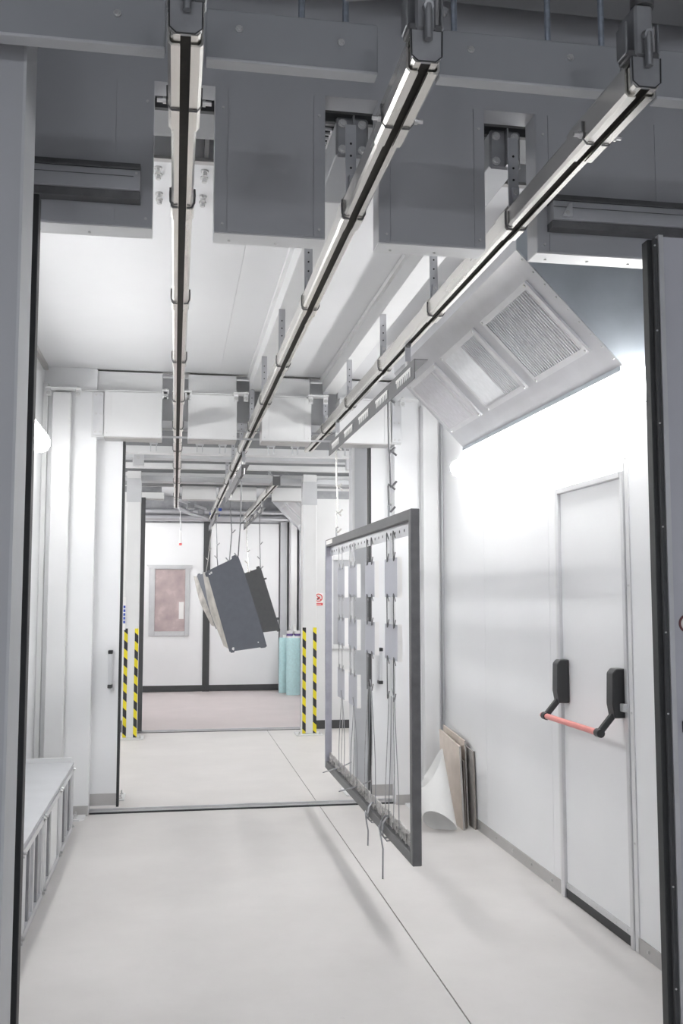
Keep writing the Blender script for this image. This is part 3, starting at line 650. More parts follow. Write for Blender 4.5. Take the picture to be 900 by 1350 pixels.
# ------------------------------------------------------------------ supply plenum on the left
PX, PY0, PY1, PZ = -0.63, 3.4, 6.62, 0.435
pl = thing('air_plenum', (-0.78, 5, 0), 'low grey air plenum with slotted front panels along the left booth wall', 'plenum')
box('body', 'beam', pl, XL + 0.001, PX - 0.012, PY0, PY1, 0, PZ - 0.01)
MB().prism([(XL + 0.001, PZ - 0.012), (PX + 0.004, PZ - 0.012), (PX + 0.004, PZ), (XL + 0.001, PZ)], 1, PY0, PY1).build('top_sheet', 'beam', pl)
box('end_panel', 'white2', pl, XL + 0.001, PX - 0.012, PY1, PY1 + 0.012, 0, PZ + 0.03)
box('bottom_rail', 'galv', pl, PX - 0.012, PX, PY0, PY1, 0.0, 0.035)
box('top_rail', 'galv', pl, PX - 0.012, PX, PY0, PY1, PZ - 0.05, PZ - 0.012)
for i, (a, b) in enumerate(((6.60, 5.90), (5.88, 5.18), (5.16, 4.46), (4.44, 3.74))):
    y0, y1 = b, a
    fr = box('filter_frame', 'alutrim', pl, PX - 0.012, PX + 0.008, y0, y0 + 0.04, 0.03, PZ - 0.02, 0.002)
    box('frame_rail', 'alutrim', fr, PX - 0.012, PX + 0.008, y1 - 0.04, y1, 0.03, PZ - 0.02, 0.002)
    box('frame_rail', 'alutrim', fr, PX - 0.012, PX + 0.008, y0, y1, PZ - 0.055, PZ - 0.025)
    box('frame_rail', 'alutrim', fr, PX - 0.012, PX + 0.008, y0, y1, 0.03, 0.055)
    box('filter_mat', 'pleat', fr, PX - 0.012, PX - 0.008, y0 + 0.04, y1 - 0.04, 0.055, PZ - 0.055)
    n = 5
    for j in range(n):
        y = y0 + 0.07 + j * (0.56 / (n - 1))
        if i % 2 == 0 or j in (0, 1, 4): box('slat', 'steel' if j % 2 else 'alutrim', fr, PX - 0.010, PX + 0.004, y, y + 0.035, 0.055, PZ - 0.055)
        if not (i % 2 == 0 or j in (0, 1, 4)): box('slat', 'white2', fr, PX - 0.010, PX + 0.002, y - 0.05, y + 0.09, 0.055, PZ - 0.055)
    for y in (y0 + 0.02, y1 - 0.02):
        for z in (0.042, PZ - 0.035): bolt(fr, (PX + 0.008, y, z), '+x', 0.007, 0.012)

# ------------------------------------------------------------------ hanging frame on the right rail
FX0, FX1, FY0, FY1, FZ0, FZ1 = 1.060, 1.103, 4.335, 6.915, 0.305, 1.905
hf = thing('hanging_frame', (1.08, 5.6, FZ0), 'large empty dark grey hanging frame below the right rail', 'frame')
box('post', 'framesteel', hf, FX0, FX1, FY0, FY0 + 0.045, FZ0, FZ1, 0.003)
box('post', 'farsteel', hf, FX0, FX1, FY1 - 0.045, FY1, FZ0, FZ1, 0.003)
box('top_rail', 'framesteel', hf, FX0, FX1, FY0 + 0.045, FY1 - 0.045, FZ1 - 0.05, FZ1, 0.003)
box('bottom_rail', 'framesteel', hf, FX0, FX1, FY0 + 0.045, FY1 - 0.045, FZ0, FZ0 + 0.05, 0.003)
hs = box('hole_strip', 'galv', hf, FX0 + 0.030, FX0 + 0.034, FY0 + 0.05, FY1 - 0.05, FZ1 - 0.115, FZ1 - 0.05)
for i in range(24): piece('dot', 'hole', 'void', hs, (FX0 + 0.030, FY0 + 0.15 + i * 0.1, FZ1 - 0.085), lambda: MB().tube([(0, 0, 0), (-0.001, 0, 0)], 0.008, 8))
mb = MB(); pr = []
for i in range(61):
    y = FY0 + 0.05 + i * (FY1 - FY0 - 0.1) / 60
    pr.append([(FX0 + 0.026 + 0.004 * random.random(), y, FZ0 + 0.05), (FX0 + 0.028, y, FZ0 + 0.105 + 0.014 * random.random())])
mb.sheet(pr, 0.006).build('crusted_strip', 'crust', hf)
mb = MB()
for i in range(70):
    y = FY0 + 0.06 + random.random() * (FY1 - FY0 - 0.12); z = FZ0 + 0.055; x = FX0 + 0.012 + 0.012 * random.random()
    a = random.random() * 6.28; l = 0.02 + 0.03 * random.random()
    mb.tube([(x, y, z), (x + 0.006 * math.cos(a), y + l * .5 * math.cos(a), z + l * .6), (x + 0.01 * math.sin(a), y + l * math.sin(a), z + l)], 0.0028, 5)
mb.build('powder_bristles', 'crust', hf, kind='stuff')
box('sticker', 'signwhite', hf, FX0 - 0.001, FX0, FY1 - 0.32, FY1 - 0.05, FZ1 - 0.036, FZ1 - 0.008)
# carrier bar
def carrier(x, y0, y1, z0, z1, hangY, label, m='carrier', tilt=0.0, big=True):
    t = thing('carrier_bar', (x, (y0 + y1) / 2, z0), label, 'carrier bar', 'carrier bars')
    box('top_flange', m, t, x - 0.032, x + 0.032, y0, y1, z1 - 0.004, z1)
    web = box('web', m, t, x - 0.032, x - 0.028, y0, y1, z0, z1 - 0.004)
    if big:
        n = 5; L = (y1 - y0) / n
        for i in range(n):
            a = y0 + i * L + 0.09; b = a + L - 0.2
            for j in range(8):
                ya = a + (b - a) * j / 8
                piece('slot', 'slot', 'signwhite', web, (x - 0.0325, ya, z0 + 0.04), lambda: MB().prism([(-0.018, 0.028), (0.022, 0.028), (0.022, 0.014), (0.004, 0.012), (-0.004, -0.018), (-0.018, -0.012)], 0, -0.0004, 0.0004))
        for i in range(n):
            box('slot_plate', m, web, x - 0.0335, x - 0.032, y0 + i * L + 0.05, y0 + i * L + 0.07, z0 + 0.015, z0 + 0.06)
            box('tab', m, t, x - 0.01, x + 0.02, y0 + i * L + 0.2, y0 + i * L + 0.26, z1, z1 + 0.012)
    for y in hangY:
        h = box('trolley_hanger', 'galv', t, x - 0.014, x + 0.014, y - 0.004, y + 0.004, z1 - 0.03, ZR + 0.02)
        MB().tube([(x, y - 0.006, z1 - 0.055), (x, y - 0.006, z1 + 0.045)], [0.010, 0.014], 10).build('swivel', 'bolt', h, smooth=True)
        MB().tube([(x, y - 0.012, z1 + 0.02), (x, y + 0.006, z1 + 0.02)], 0.015, 8).build('swivel_nut', 'bolt', h, smooth=True)
        box('trolley', 'darksteel', h, x - 0.008, x + 0.008, y - 0.03, y + 0.03, ZR - 0.01, ZR + 0.01)
    return t
carrier(1.085, 4.22, 6.70, 2.485, 2.575, [4.47, 6.52], 'slotted steel carrier bar under the right rail above the empty frame')
def hook_mb(x, y, zt, zb, s, r=0.0045, d=0.034, plane='x'):
    """straight wire hook with bent ends"""
    def q(a, z): return (x + a, y, z) if plane == 'x' else (x, y + a, z)
    return MB().tube([q(s * d, zt - d * .8), q(s * d * .25, zt - 0.006), q(0, zt), q(-0.002 * s, zt - 0.012), q(0, (zt + zb) / 2), q(0.002 * s, zb + 0.014), q(0.004 * s, zb), q(s * d * .3, zb + 0.004), q(s * d, zb + d * .9)], r, 7)
def hook(x, y, zt, zb, s, label, group, m='steel', r=0.0045, d=0.034, plane='x'):
    o = hook_mb(x, y, zt, zb, s, r, d, plane).build('wire_hook', m, None, smooth=True, base=(x, y, zb))
    return tag(o, label, 'hook', group)
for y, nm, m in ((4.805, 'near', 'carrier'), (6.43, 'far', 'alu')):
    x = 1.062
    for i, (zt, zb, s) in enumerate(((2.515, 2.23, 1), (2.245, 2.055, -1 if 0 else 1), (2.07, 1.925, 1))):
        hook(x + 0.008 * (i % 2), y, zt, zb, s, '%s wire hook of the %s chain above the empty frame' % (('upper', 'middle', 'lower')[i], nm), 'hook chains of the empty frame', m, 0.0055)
    o = MB().tube([(x, y, FZ1 - 0.0), (x, y, FZ1 + 0.055), (x + 0.012, y, FZ1 + 0.062)], 0.006, 8).build('lifting_eye', 'steel', hf, smooth=True)

# plates and hooks inside the frame
PXc = 1.082
cols = [(4.70, 4.99, 'nearest'), (5.255, 5.525, 'second'), (5.785, 6.06, 'third'), (6.215, 6.485, 'farthest')]
rows = [(1.50, 1.695, 'top'), (1.185, 1.362, 'middle'), (0.842, 1.034, 'lowest')]
G1, G2 = 'sheet plates inside the frame', 'small wire hooks inside the frame'
for ci, (y0, y1, cn) in enumerate(cols):
    for ri, (z0, z1, rn) in enumerate(rows):
        if ri == 2 and ci < 2: continue
        t = thing('sheet_plate', (PXc, (y0 + y1) / 2, z0), '%s pale metal plate in the %s column of the empty frame' % (rn, cn), 'plate', G1)
        sl_ = 0.0
        box('plate_face', 'plateface', t, PXc - 0.002, PXc, y0 + 0.001, y1, z0, z1)
        box('bent_flange', 'signwhite', t, PXc - 0.002, PXc + 0.022, y0 - 0.002, y0 + 0.001, z0 - 0.003, z1 + 0.003)
    # hooks: strip to row 0, then between the rows
    links = [(FZ1 - 0.075, 1.68)] + [(1.515, 1.345), (1.20, 1.02 if ci > 1 else 0.985)]
    for li, (zt, zb) in enumerate(links):
        for k, y in enumerate((y0 + 0.07, y1 - 0.07)):
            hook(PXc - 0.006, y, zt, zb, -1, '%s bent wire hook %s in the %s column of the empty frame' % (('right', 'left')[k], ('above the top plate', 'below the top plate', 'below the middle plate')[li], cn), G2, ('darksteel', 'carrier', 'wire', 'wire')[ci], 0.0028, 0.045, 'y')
# long loose wires down to the bottom rail
WG = 'long loose wires inside the frame'
for ci, (y0, y1, cn) in enumerate(cols):
    yc = (y0 + y1) / 2; zt = 1.0 if ci < 2 else 0.85
    for k in range(4 if ci < 2 else 3):
        yy = y0 + 0.05 + k * 0.06; x = PXc - 0.008 + 0.004 * k
        path = []
        for i in range(9):
            f = i / 8.0
            path.append((x + 0.006 * math.sin(3 * f + k), yy + (0.10 * (k - 1.5) * 0.5) * f + 0.012 * math.sin(5 * f + ci + k), zt - f * (zt - FZ0 - 0.09)))
        if k == 0: path = [(x, yy + 0.05, zt + 0.045)] + path
        o = MB().tube(path, 0.0024, 6).build('long_wire', 'wire' if k % 2 else 'steel', None, smooth=True, base=(x, yy, FZ0))
        tag(o, 'long loose steel wire, %s from the right, in the %s column of the empty frame' % (('first', 'second', 'third', 'fourth')[k], cn), 'wire', WG)
def coil(y, tail, label, loops=2, r=0.05, seed=1):
    rnd = random.Random(seed); path = []
    for i in range(loops * 10 + 1):
        a = i * 2 * math.pi / 10
        path.append((FX0 + 0.021 - (0.034 + 0.004 * rnd.random()) * math.cos(a), y + 0.03 * (i / 10.0) + r * 0.25 * math.sin(a * 0.7), FZ0 + 0.03 + (r + 0.006 * rnd.random()) * math.sin(a)))
    path += [(FX0 - 0.02, y + 0.02, FZ0 - 0.01), (FX0 - 0.014, y + 0.0, FZ0 - 0.06), (FX0 - 0.022, y - 0.03, FZ0 - tail)]
    o = MB().tube(path, 0.0042, 6).build('tie_wire', 'steel', None, smooth=True, base=(FX0, y, FZ0))
    tag(o, label, 'wire', 'tie wires on the frame bottom')
coil(4.90, 0.20, 'tie wire with the longest tail wound round the frame bottom near the front post', 3, 0.055, 1)
coil(5.28, 0.13, 'tie wire with a short tail wound round the middle of the frame bottom', 2, 0.05, 2)
for y, l, sd in ((5.85, 'straight twisted wire end sticking out of the frame bottom below the third column', 3), (6.5, 'straight twisted wire end at the far end of the frame bottom', 4)):
    o = MB().tube([(FX0 - 0.06, y + 0.1, FZ0 + 0.02), (FX0 - 0.004, y, FZ0 + 0.058), (FX0 + 0.03, y - 0.05, FZ0 + 0.075), (FX1 + 0.05, y - 0.12, FZ0 + 0.12)], 0.0042, 6).build('tie_wire', 'steel', None, smooth=True, base=(FX0, y, FZ0))
    tag(o, l, 'wire', 'tie wires on the frame bottom')

# ------------------------------------------------------------------ boards and film in the corner
def board(xb, y0, y1, h0, h1, th, m, label, lean=0.012, skew=0.11):
    """sheet standing parallel to the wall, slumped backwards in its own plane; h0 near, h1 far height"""
    t = thing('leaning_board', (xb, (y0 + y1) / 2, 0), label, 'board', 'boards leaning on the right wall')
    mb = MB()
    q = [(xb, y0, 0.001), (xb, y1, 0.001), (xb + lean, y1 + skew, h1), (xb + lean, y0 + skew, h0)]
    mb.v = q + [(x + th, y, z) for x, y, z in q]
    mb.f = [(0, 1, 2, 3), (4, 7, 6, 5), (0, 4, 5, 1), (1, 5, 6, 2), (2, 6, 7, 3), (3, 7, 4, 0)]
    mb.build('sheet', m, t)
    mb = MB(); e = [(xb, y0, 0.001), (xb + th, y0, 0.001), (xb + th + lean, y0 + skew, h0), (xb + lean, y0 + skew, h0)]
    mb.v = e + [(x, y - 0.002, z) for x, y, z in e]
    mb.f = [(0, 1, 2, 3), (4, 7, 6, 5), (0, 4, 5, 1), (1, 5, 6, 2), (2, 6, 7, 3), (3, 7, 4, 0)]
    mb.build('sheet_edge', 'kraftdark' if m != 'kraft' else 'greyboard', t)
board(1.936, 6.22, 6.76, 0.49, 0.53, 0.010, 'greyboard', 'grey fibreboard standing flat against the right wall', 0.006, 0.05)
board(1.906, 6.28, 6.80, 0.545, 0.585, 0.009, 'kraft', 'tall pale fibreboard in the middle of the leaning boards', 0.010, 0.09)
board(1.855, 6.21, 6.70, 0.515, 0.565, 0.012, 'kraft', 'front beige fibreboard of the leaning boards', 0.012, 0.12)
board(1.885, 6.26, 6.72, 0.42, 0.46, 0.006, 'kraftdark', 'thin dark fibreboard wedged behind the front beige board', 0.010, 0.07)
# rolled film: a cone-like curl
grid = []
for i in range(13):
    f = i / 12.0
    row = []
    for j in range(29):
        a = -4.65 + 6.5 * j / 28.0
        k = 0.5 + 0.5 * math.cos(a)                      # 1 on the board side, 0 on the far left
        zb = 0.002 + 0.14 * (0.5 - 0.5 * math.cos(a - 1.0)) ** 1.5; zt = 0.27 + 0.225 * k ** 1.6
        rr = 0.098 - 0.012 * f + 0.02 * (j / 28.0)
        z = zb + (zt - zb) * f
        row.append((1.690 - 0.02 * f + rr * math.cos(a), 6.17 + 0.45 * z + rr * 0.8 * math.sin(a), z))
    grid.append(row)
o = MB().sheet(grid, 0.002).build('film_roll', 'paper', None, smooth=True, base=(1.72, 6.3, 0))
tag(o, 'curled sheet of white film standing beside the leaning boards', 'film')

# ------------------------------------------------------------------ transfer area behind the booth
struct('wall_transfer_left', 'white2', 'white side wall of the transfer area hidden left', 'wall', -2.3, -2.2, 7.17, YC + 0.1, 0, 3.5)
struct('wall_transfer_right', 'white2', 'white side wall of the transfer area hidden right', 'wall', 3.2, 3.3, 7.17, YC + 0.1, 0, 3.5)
struct('ceiling', 'beam', 'grey ceiling of the transfer area between the doorways', 'ceiling', -2.3, 3.3, YB + 0.2, YC + 0.1, 3.42, 3.5)
wc = struct('wall_transfer_rear', 'hallceil', 'grey upper wall above the second doorway', 'wall', -2.3, 3.3, YC, YC + 0.1, 2.76, 3.42)
box('wall_panel', 'white2', wc, -2.3, -0.55, YC, YC + 0.1, 0, 2.76)
box('wall_panel', 'white2', wc, 1.47, 3.3, YC, YC + 0.1, 0, 2.76)
box('dark_band', 'steel', wc, 1.50, 2.3, YC - 0.02, YC, 2.64, 2.73)
box('dark_band', 'steel', wc, -0.9, -0.16, YC - 0.02, YC, 2.68, 2.745)
box('baseboard', 'softdark', wc, 1.47, 3.3, YC - 0.012, YC, 0, 0.095)
for x0, x1 in ((-0.55, -0.135), (0.068, 0.455), (0.60, 0.915), (1.10, 1.47)):
    b = box('lintel_box', 'white2', wc, x0, x1, YC - 0.012, YC + 0.10, 2.61, 2.76 if x0 > 0 else 2.68)
    box('sill_strip', 'trim', b, x0, x1, YC - 0.008, YC + 0.1, 2.603, 2.609)
# window frame in the right hand wall
wn = thing('window_1', (1.95, YC - 0.03, 0.9), 'white bevelled window frame in the wall beyond the empty frame', 'window', kind='structure')
for (x0, x1, z0, z1) in ((1.75, 1.81, 0.9, 1.98), (2.24, 2.30, 0.9, 1.98), (1.81, 2.24, 0.9, 0.955), (1.81, 2.24, 1.925, 1.98)):
    box('frame_side', 'white2', wn, x0, x1, YC - 0.03, YC, z0, z1, 0.006)
box('pane', 'panelgrey', wn, 1.81, 2.24, YC - 0.010, YC - 0.004, 0.955, 1.925)
# door edges of second doorway
d6 = thing('door_6', (-0.36, YC, 0), 'thick black door edge on the left of the second doorway', 'door', kind='structure')
box('edge', 'softdark', d6, -0.385, -0.338, YC - 0.03, YC + 0.05, 0.02, 2.62)
box('leaf', 'white2', d6, -1.2, -0.385, YC - 0.028, YC - 0.004, 0.02, 2.60)
MB().tube([(-0.36, YC, 2.62), (-0.36, YC, 2.66)], 0.008, 8).build('pivot_pin', 'softdark', d6)
d7 = thing('door_7', (1.45, YC, 0), 'thin black door seal on the right of the second doorway', 'door', kind='structure')
box('edge', 'rubber', d7, 1.440, 1.456, YC - 0.02, YC + 0.06, 0.02, 2.60)
box('jamb', 'white2', d7, 1.456, 1.475, YC - 0.015, YC + 0.06, 0.0, 2.60)
th = thing('floor_track', (0.5, YC, 0), 'steel floor track across the second doorway', 'track')
box('track_bed', 'trim', th, -0.45, 1.55, YC - 0.03, YC + 0.12, 0, 0.006)
box('track_rail', 'alutrim', th, -0.45, 1.55, YC + 0.03, YC + 0.05, 0.006, 0.02)
box('track_edge', 'softdark', th, -0.45, 1.55, YC - 0.045, YC - 0.03, 0, 0.006)
# hazard columns
def hz_column(x0, x1, y, label, side):
    t = thing('steel_column', ((x0 + x1) / 2, y, 0), label, 'column', 'hazard striped columns')
    box('shaft', 'white2', t, x0, x1, y, y + 0.16, 0.012, 2.86, 0.004)
    for x in (x0 - 0.001, x1 - 0.037):
        box('hazard_tape', 'hazard', t, x, x + 0.038, y - 0.003, y + 0.0, 0.02, 1.165)
    if side > 0: box('hazard_tape', 'hazard', t, x1, x1 + 0.002, y, y + 0.05, 0.02, 1.165)
    b = box('base_plate', 'white2', t, x0 - 0.07, x1 + 0.07, y - 0.06, y + 0.2, 0, 0.012, 0.003)
    for x in (x0 - 0.035, x1 + 0.035): piece('anchor', 'anchor_bolt', 'bolt', b, (x, y - 0.025, 0.012), None)
    box('head_box', 'beam', t, x0 - 0.004, x1 + 0.004, y - 0.004, y + 0.1, 2.52, 2.78)
    return t
cL = hz_column(-0.522, -0.375, 10.7, 'column with hazard tape on the left of the second doorway', -1)
box('black_block', 'plastic', cL, -0.60, -0.53, 10.66, 10.7, 0.08, 0.2)
sgn = thing('wall_sign', (-0.545, 10.66, 1.2), 'narrow white sign with blue lettering on the left hazard column', 'sign')
box('sign_plate', 'signwhite', sgn, -0.62, -0.51, 10.690, 10.698, 1.15, 1.5)
for i in range(5): box('letter', 'blue', sgn, -0.535, -0.515, 10.686, 10.690, 1.22 + i * 0.04, 1.248 + i * 0.04)
cR = hz_column(1.392, 1.545, 10.7, 'column with hazard tape on the right of the second doorway', 1)
ns = thing('prohibition_sign', (1.64, YC - 0.01, 1.40), 'small white prohibition sign with red ring beside the right hazard column', 'sign')
box('sign_plate', 'signwhite', ns, 1.583, 1.697, YC - 0.006, YC, 1.395, 1.545)
MB().tube([(1.64 + 0.042 * math.cos(a * math.pi / 12), YC - 0.009, 1.492 + 0.042 * math.sin(a * math.pi / 12)) for a in range(24)], 0.006, 6, True).build('sign_ring', 'signred', ns)
MB().bar((1.612, YC - 0.009, 1.520), (1.668, YC - 0.009, 1.464), 0.006, 0.009).build('sign_slash', 'signred', ns)
MB().bar((1.625, YC - 0.008, 1.47), (1.652, YC - 0.008, 1.50), 0.003, 0.02).build('pictogram', 'signdark', ns)
tb = box('text_band', 'signred', ns, 1.590, 1.690, YC - 0.008, YC - 0.006, 1.402, 1.432)
box('text_line', 'signwhite', tb, 1.61, 1.67, YC - 0.0085, YC - 0.008, 1.414, 1.420)
# plain columns right behind the booth doorway
c3 = thing('steel_column', (1.41, 7.5, 0), 'plain pale grey column behind the right sliding leaf', 'column')
box('shaft', 'beam', c3, 1.36, 1.52, 7.46, 7.62, 0.012, 2.9, 0.004)
box('lit_side', 'white2', c3, 1.357, 1.375, 7.455, 7.47, 0.012, 2.9)  # white strip paints the transfer area light on the column's left side
box('base_plate', 'white2', c3, 1.30, 1.58, 7.40, 7.68, 0, 0.012, 0.003)
c4 = thing('steel_column', (-0.48, 7.6, 0), 'plain column behind the left sliding leaf with a bolted foot showing', 'column')
box('shaft', 'beam', c4, -0.60, -0.445, 7.56, 7.72, 0.012, 2.9, 0.004)
b = box('base_plate', 'white2', c4, -0.66, -0.345, 7.52, 7.76, 0, 0.012, 0.003)
for y in (7.55, 7.72): piece('anchor', 'anchor_bolt', 'bolt', b, (-0.375, y, 0.012), None)
# lateral beams under the transfer ceiling
def lat(y, d, z0, z1, m, label, x0=-2.2, x1=3.2):
    o = MB().box(x0, x1, y, y + d, z0, z1).build('transfer_beam', m, None, 0.003, base=((x0 + x1) / 2, y, z0)); tag(o, label, 'beam', 'lateral beams of the transfer area')
lat(9.40, 0.10, 2.868, 2.94, 'white2', 'bright lateral transfer beam nearest the rear doorway')
lat(10.0, 0.16, 2.905, 2.975, 'beam', 'grey lateral transfer beam second from the rear doorway')
lat(10.45, 0.08, 2.865, 2.92, 'white2', 'thin bright lateral transfer beam third from the rear doorway')
lat(11.0, 0.06, 2.84, 2.885, 'white2', 'thin lateral strip just before the second doorway wall')
lat(10.9, 0.20, 2.775, 2.832, 'beam', 'deep grey lateral beam over the hazard columns')
for i, (x, y) in enumerate(((-0.38, 9.9), (1.80, 9.9))):
    t = thing('junction_box', (x, y, 2.83), 'small grey junction box on the transfer beam, %s one' % ('left', 'right')[i], 'box')
    box('case', 'alutrim', t, x - 0.055, x + 0.055, 9.93, 9.995, 2.82, 2.95, 0.004); bolt(t, (x, 9.93, 2.90), 'y', 0.012, 0.01)
for (y0, y1, x) in ((7.9, 9.3, 3.2), (9.5, 10.9, 3.2)):
    wall_lamp(x, y0, y1, 2.5, -1, 'lamp2', 'tube lamp on the hidden right wall of the transfer area, %s one' % ('nearer' if y0 < 9 else 'farther'), 'transfer area lamps')
for (y0, y1, x) in ((7.9, 9.3, -2.2), (9.5, 10.9, -2.2)):
    wall_lamp(x, y0, y1, 2.5, 1, 'lamp2', 'tube lamp on the hidden left wall of the transfer area, %s one' % ('nearer' if y0 < 9 else 'farther'), 'transfer area lamps')

# ------------------------------------------------------------------ far room
struct('wall_far_left', 'white2', 'white left wall of the far room', 'wall', -1.3, -1.2, YC + 0.1, YD + 0.2, 0, 3.2)
struct('wall_far_right', 'white2', 'white right wall of the far room behind the turquoise rolls', 'wall', 2.05, 2.15, YC + 0.1, YD + 0.2, 0, 3.2)
struct('ceiling', 'beam', 'grey ceiling of the far room', 'ceiling', -1.3, 2.15, YC + 0.1, YD + 0.2, 3.13, 3.2)
wd = struct('wall_far_rear', 'steel', 'dark grey wall band above the far double doors', 'wall', -1.3, 2.15, YD + 0.05, YD + 0.15, 0, 3.13)
for z, r in ((2.86, 0.04), (2.76, 0.05)):
    o = MB().tube([(-1.15, YD - 0.12, z), (2.0, YD - 0.12, z)], r, 12).build('ceiling_pipe', 'galv', None, smooth=True, base=(0.4, YD - 0.12, z)); tag(o, '%s horizontal grey pipe above the far double doors' % ('upper' if z > 2.8 else 'lower'), 'pipe', 'pipes over the far doors')
box('pilaster', 'beam', wd, 1.69, 1.80, YD - 0.10, YD + 0.05, 0, 3.0, 0.004); box('pilaster', 'white2', wd, 1.83, 1.93, YD - 0.35, YD + 0.05, 0, 2.9, 0.004)
box('pilaster', 'beam', wd, 1.96, 2.04, YD - 0.45, YD + 0.05, 0, 2.8, 0.004)
df = thing('door_8', (0.5, YD, 0), 'white double doors with black centre post at the far end', 'door', kind='structure')
lf = box('leaf', 'white', df, -1.2, 0.452, YD - 0.03, YD + 0.03, 0.10, 2.685)
box('leaf', 'white', df, 0.56, 1.67, YD - 0.03, YD + 0.03, 0.10, 2.685)
box('centre_post', 'softdark', df, 0.452, 0.56, YD - 0.045, YD + 0.03, 0.0, 2.71)
box('bottom_seal', 'softdark', df, -1.2, 0.452, YD - 0.035, YD + 0.03, 0.005, 0.10)
box('bottom_seal', 'softdark', df, 0.56, 1.67, YD - 0.035, YD + 0.03, 0.005, 0.10)
box('hinge', 'steel', df, 1.67, 1.73, YD - 0.05, YD, 0.02, 0.12)
w2 = thing('window_2', (-0.07, YD - 0.04, 0.88), 'framed window with reddish blur in the left far door', 'window', kind='structure')
for (x0, x1, z0, z1) in ((-0.40, -0.31, 0.88, 2.01), (0.165, 0.235, 0.88, 2.01), (-0.31, 0.165, 0.88, 0.955), (-0.31, 0.165, 1.94, 2.01)):
    box('frame_side', 'alutrim', w2, x0, x1, YD - 0.055, YD - 0.03, z0, z1, 0.006)
MB().prism([(-0.45, 2.01), (-0.40, 1.955), (0.235, 1.955), (0.285, 2.01)], 1, YD - 0.07, YD - 0.055).build('frame_cap', 'alutrim', w2)
box('pane', 'glassreflect', w2, -0.31, 0.165, YD - 0.034, YD - 0.030, 0.955, 1.94)
box('coat_patch', 'signwhite', w2, 0.07, 0.15, YD - 0.036, YD - 0.034, 1.15, 1.42)
filter_unit(2.05, 12.2, 14.9, [(12.4, 13.0, 2), (13.2, 13.8, 2), (14.0, 14.6, 2)], 'galvanised filter unit seen through the second doorway high on the right', False)
wall_lamp(2.05, 12.2, 13.6, 2.375, -1, 'lamp3', 'tube lamp in the far room nearest the second doorway', 'far room lamps')
wall_lamp(2.05, 13.65, 15.05, 2.375, -1, 'lamp3', 'small glowing tube lamp end seen beside the right hazard column', 'far room lamps')
wall_lamp(-1.2, 12.4, 13.8, 2.5, 1, 'lamp3', 'tube lamp on the hidden left wall of the far room', 'far room lamps')
wall_lamp(-1.2, 14.0, 15.4, 2.5, 1, 'lamp3', 'second tube lamp on the hidden left wall of the far room', 'far room lamps')
# turquoise rolls
def fleece_roll(x, y, r, h, label, band):
    t = thing('fleece_roll', (x, y, 0), label, 'roll', 'turquoise fleece rolls')
    prof = [(0.002, r * .97), (0.02, r), (h * .3, r * 1.01), (h * .6, r * .99), (h - 0.02, r), (h, r * .95)]
    mb = MB(); k = 22
    for z, rr in prof:
        for j in range(k):
            a = 2 * math.pi * j / k; q = rr * (1 + 0.035 * (j / k))
            mb.v.append((x + q * math.cos(a), y + q * math.sin(a), z))
    for i in range(len(prof) - 1):
        for j in range(k): mb.f.append((i * k + j, i * k + (j + 1) % k, (i + 1) * k + (j + 1) % k, (i + 1) * k + j))
    mb.f.append(tuple(range(k))); mb.f.append(tuple((len(prof) - 1) * k + j for j in range(k)))
    mb.build('roll_body', 'turq', t, smooth=True)
    MB().tube([(x, y, h), (x, y, h + 0.04)], r * .3, 14).build('core', 'signwhite', t, smooth=True)
    if band:
        for dx in (-0.055, 0.06):
            MB().tube([(x + dx, y, h), (x + dx, y, h + 0.11)], 0.05, 14).build('spare_core', 'signwhite', t, smooth=True)
            MB().tube([(x + dx, y, h + 0.03), (x + dx, y, h + 0.065)], 0.0515, 14).build('core_band', 'purple', t, smooth=True)
        MB().tube([(x + 0.02, y + 0.02, h), (x + 0.02, y + 0.02, h + 0.2)], 0.02, 10).build('tall_core', 'signwhite', t, smooth=True)
fleece_roll(1.72, 15.45, 0.085, 0.86, 'shorter turquoise fleece roll standing behind on the left', False)
fleece_roll(1.82, 15.10, 0.105, 0.87, 'front turquoise fleece roll with purple banded cores on top', True)
# pull cord
pc = thing('pull_cord', (0.07, 13.72, 2.22), 'thin white pull cord with red tip hanging before the far doors', 'cord')
MB().tube([(0.07, 13.72, 2.3), (0.066, 13.72, 2.715)], 0.008, 6).build('cord', 'steel', pc)
MB().tube([(0.07, 13.72, 2.245), (0.07, 13.72, 2.42)], [0.020, 0.008], 8).build('weight', 'signwhite', pc, smooth=True)
MB().tube([(0.07, 13.72, 2.215), (0.07, 13.72, 2.245)], 0.020, 8).build('tip', 'signred', pc, smooth=True)

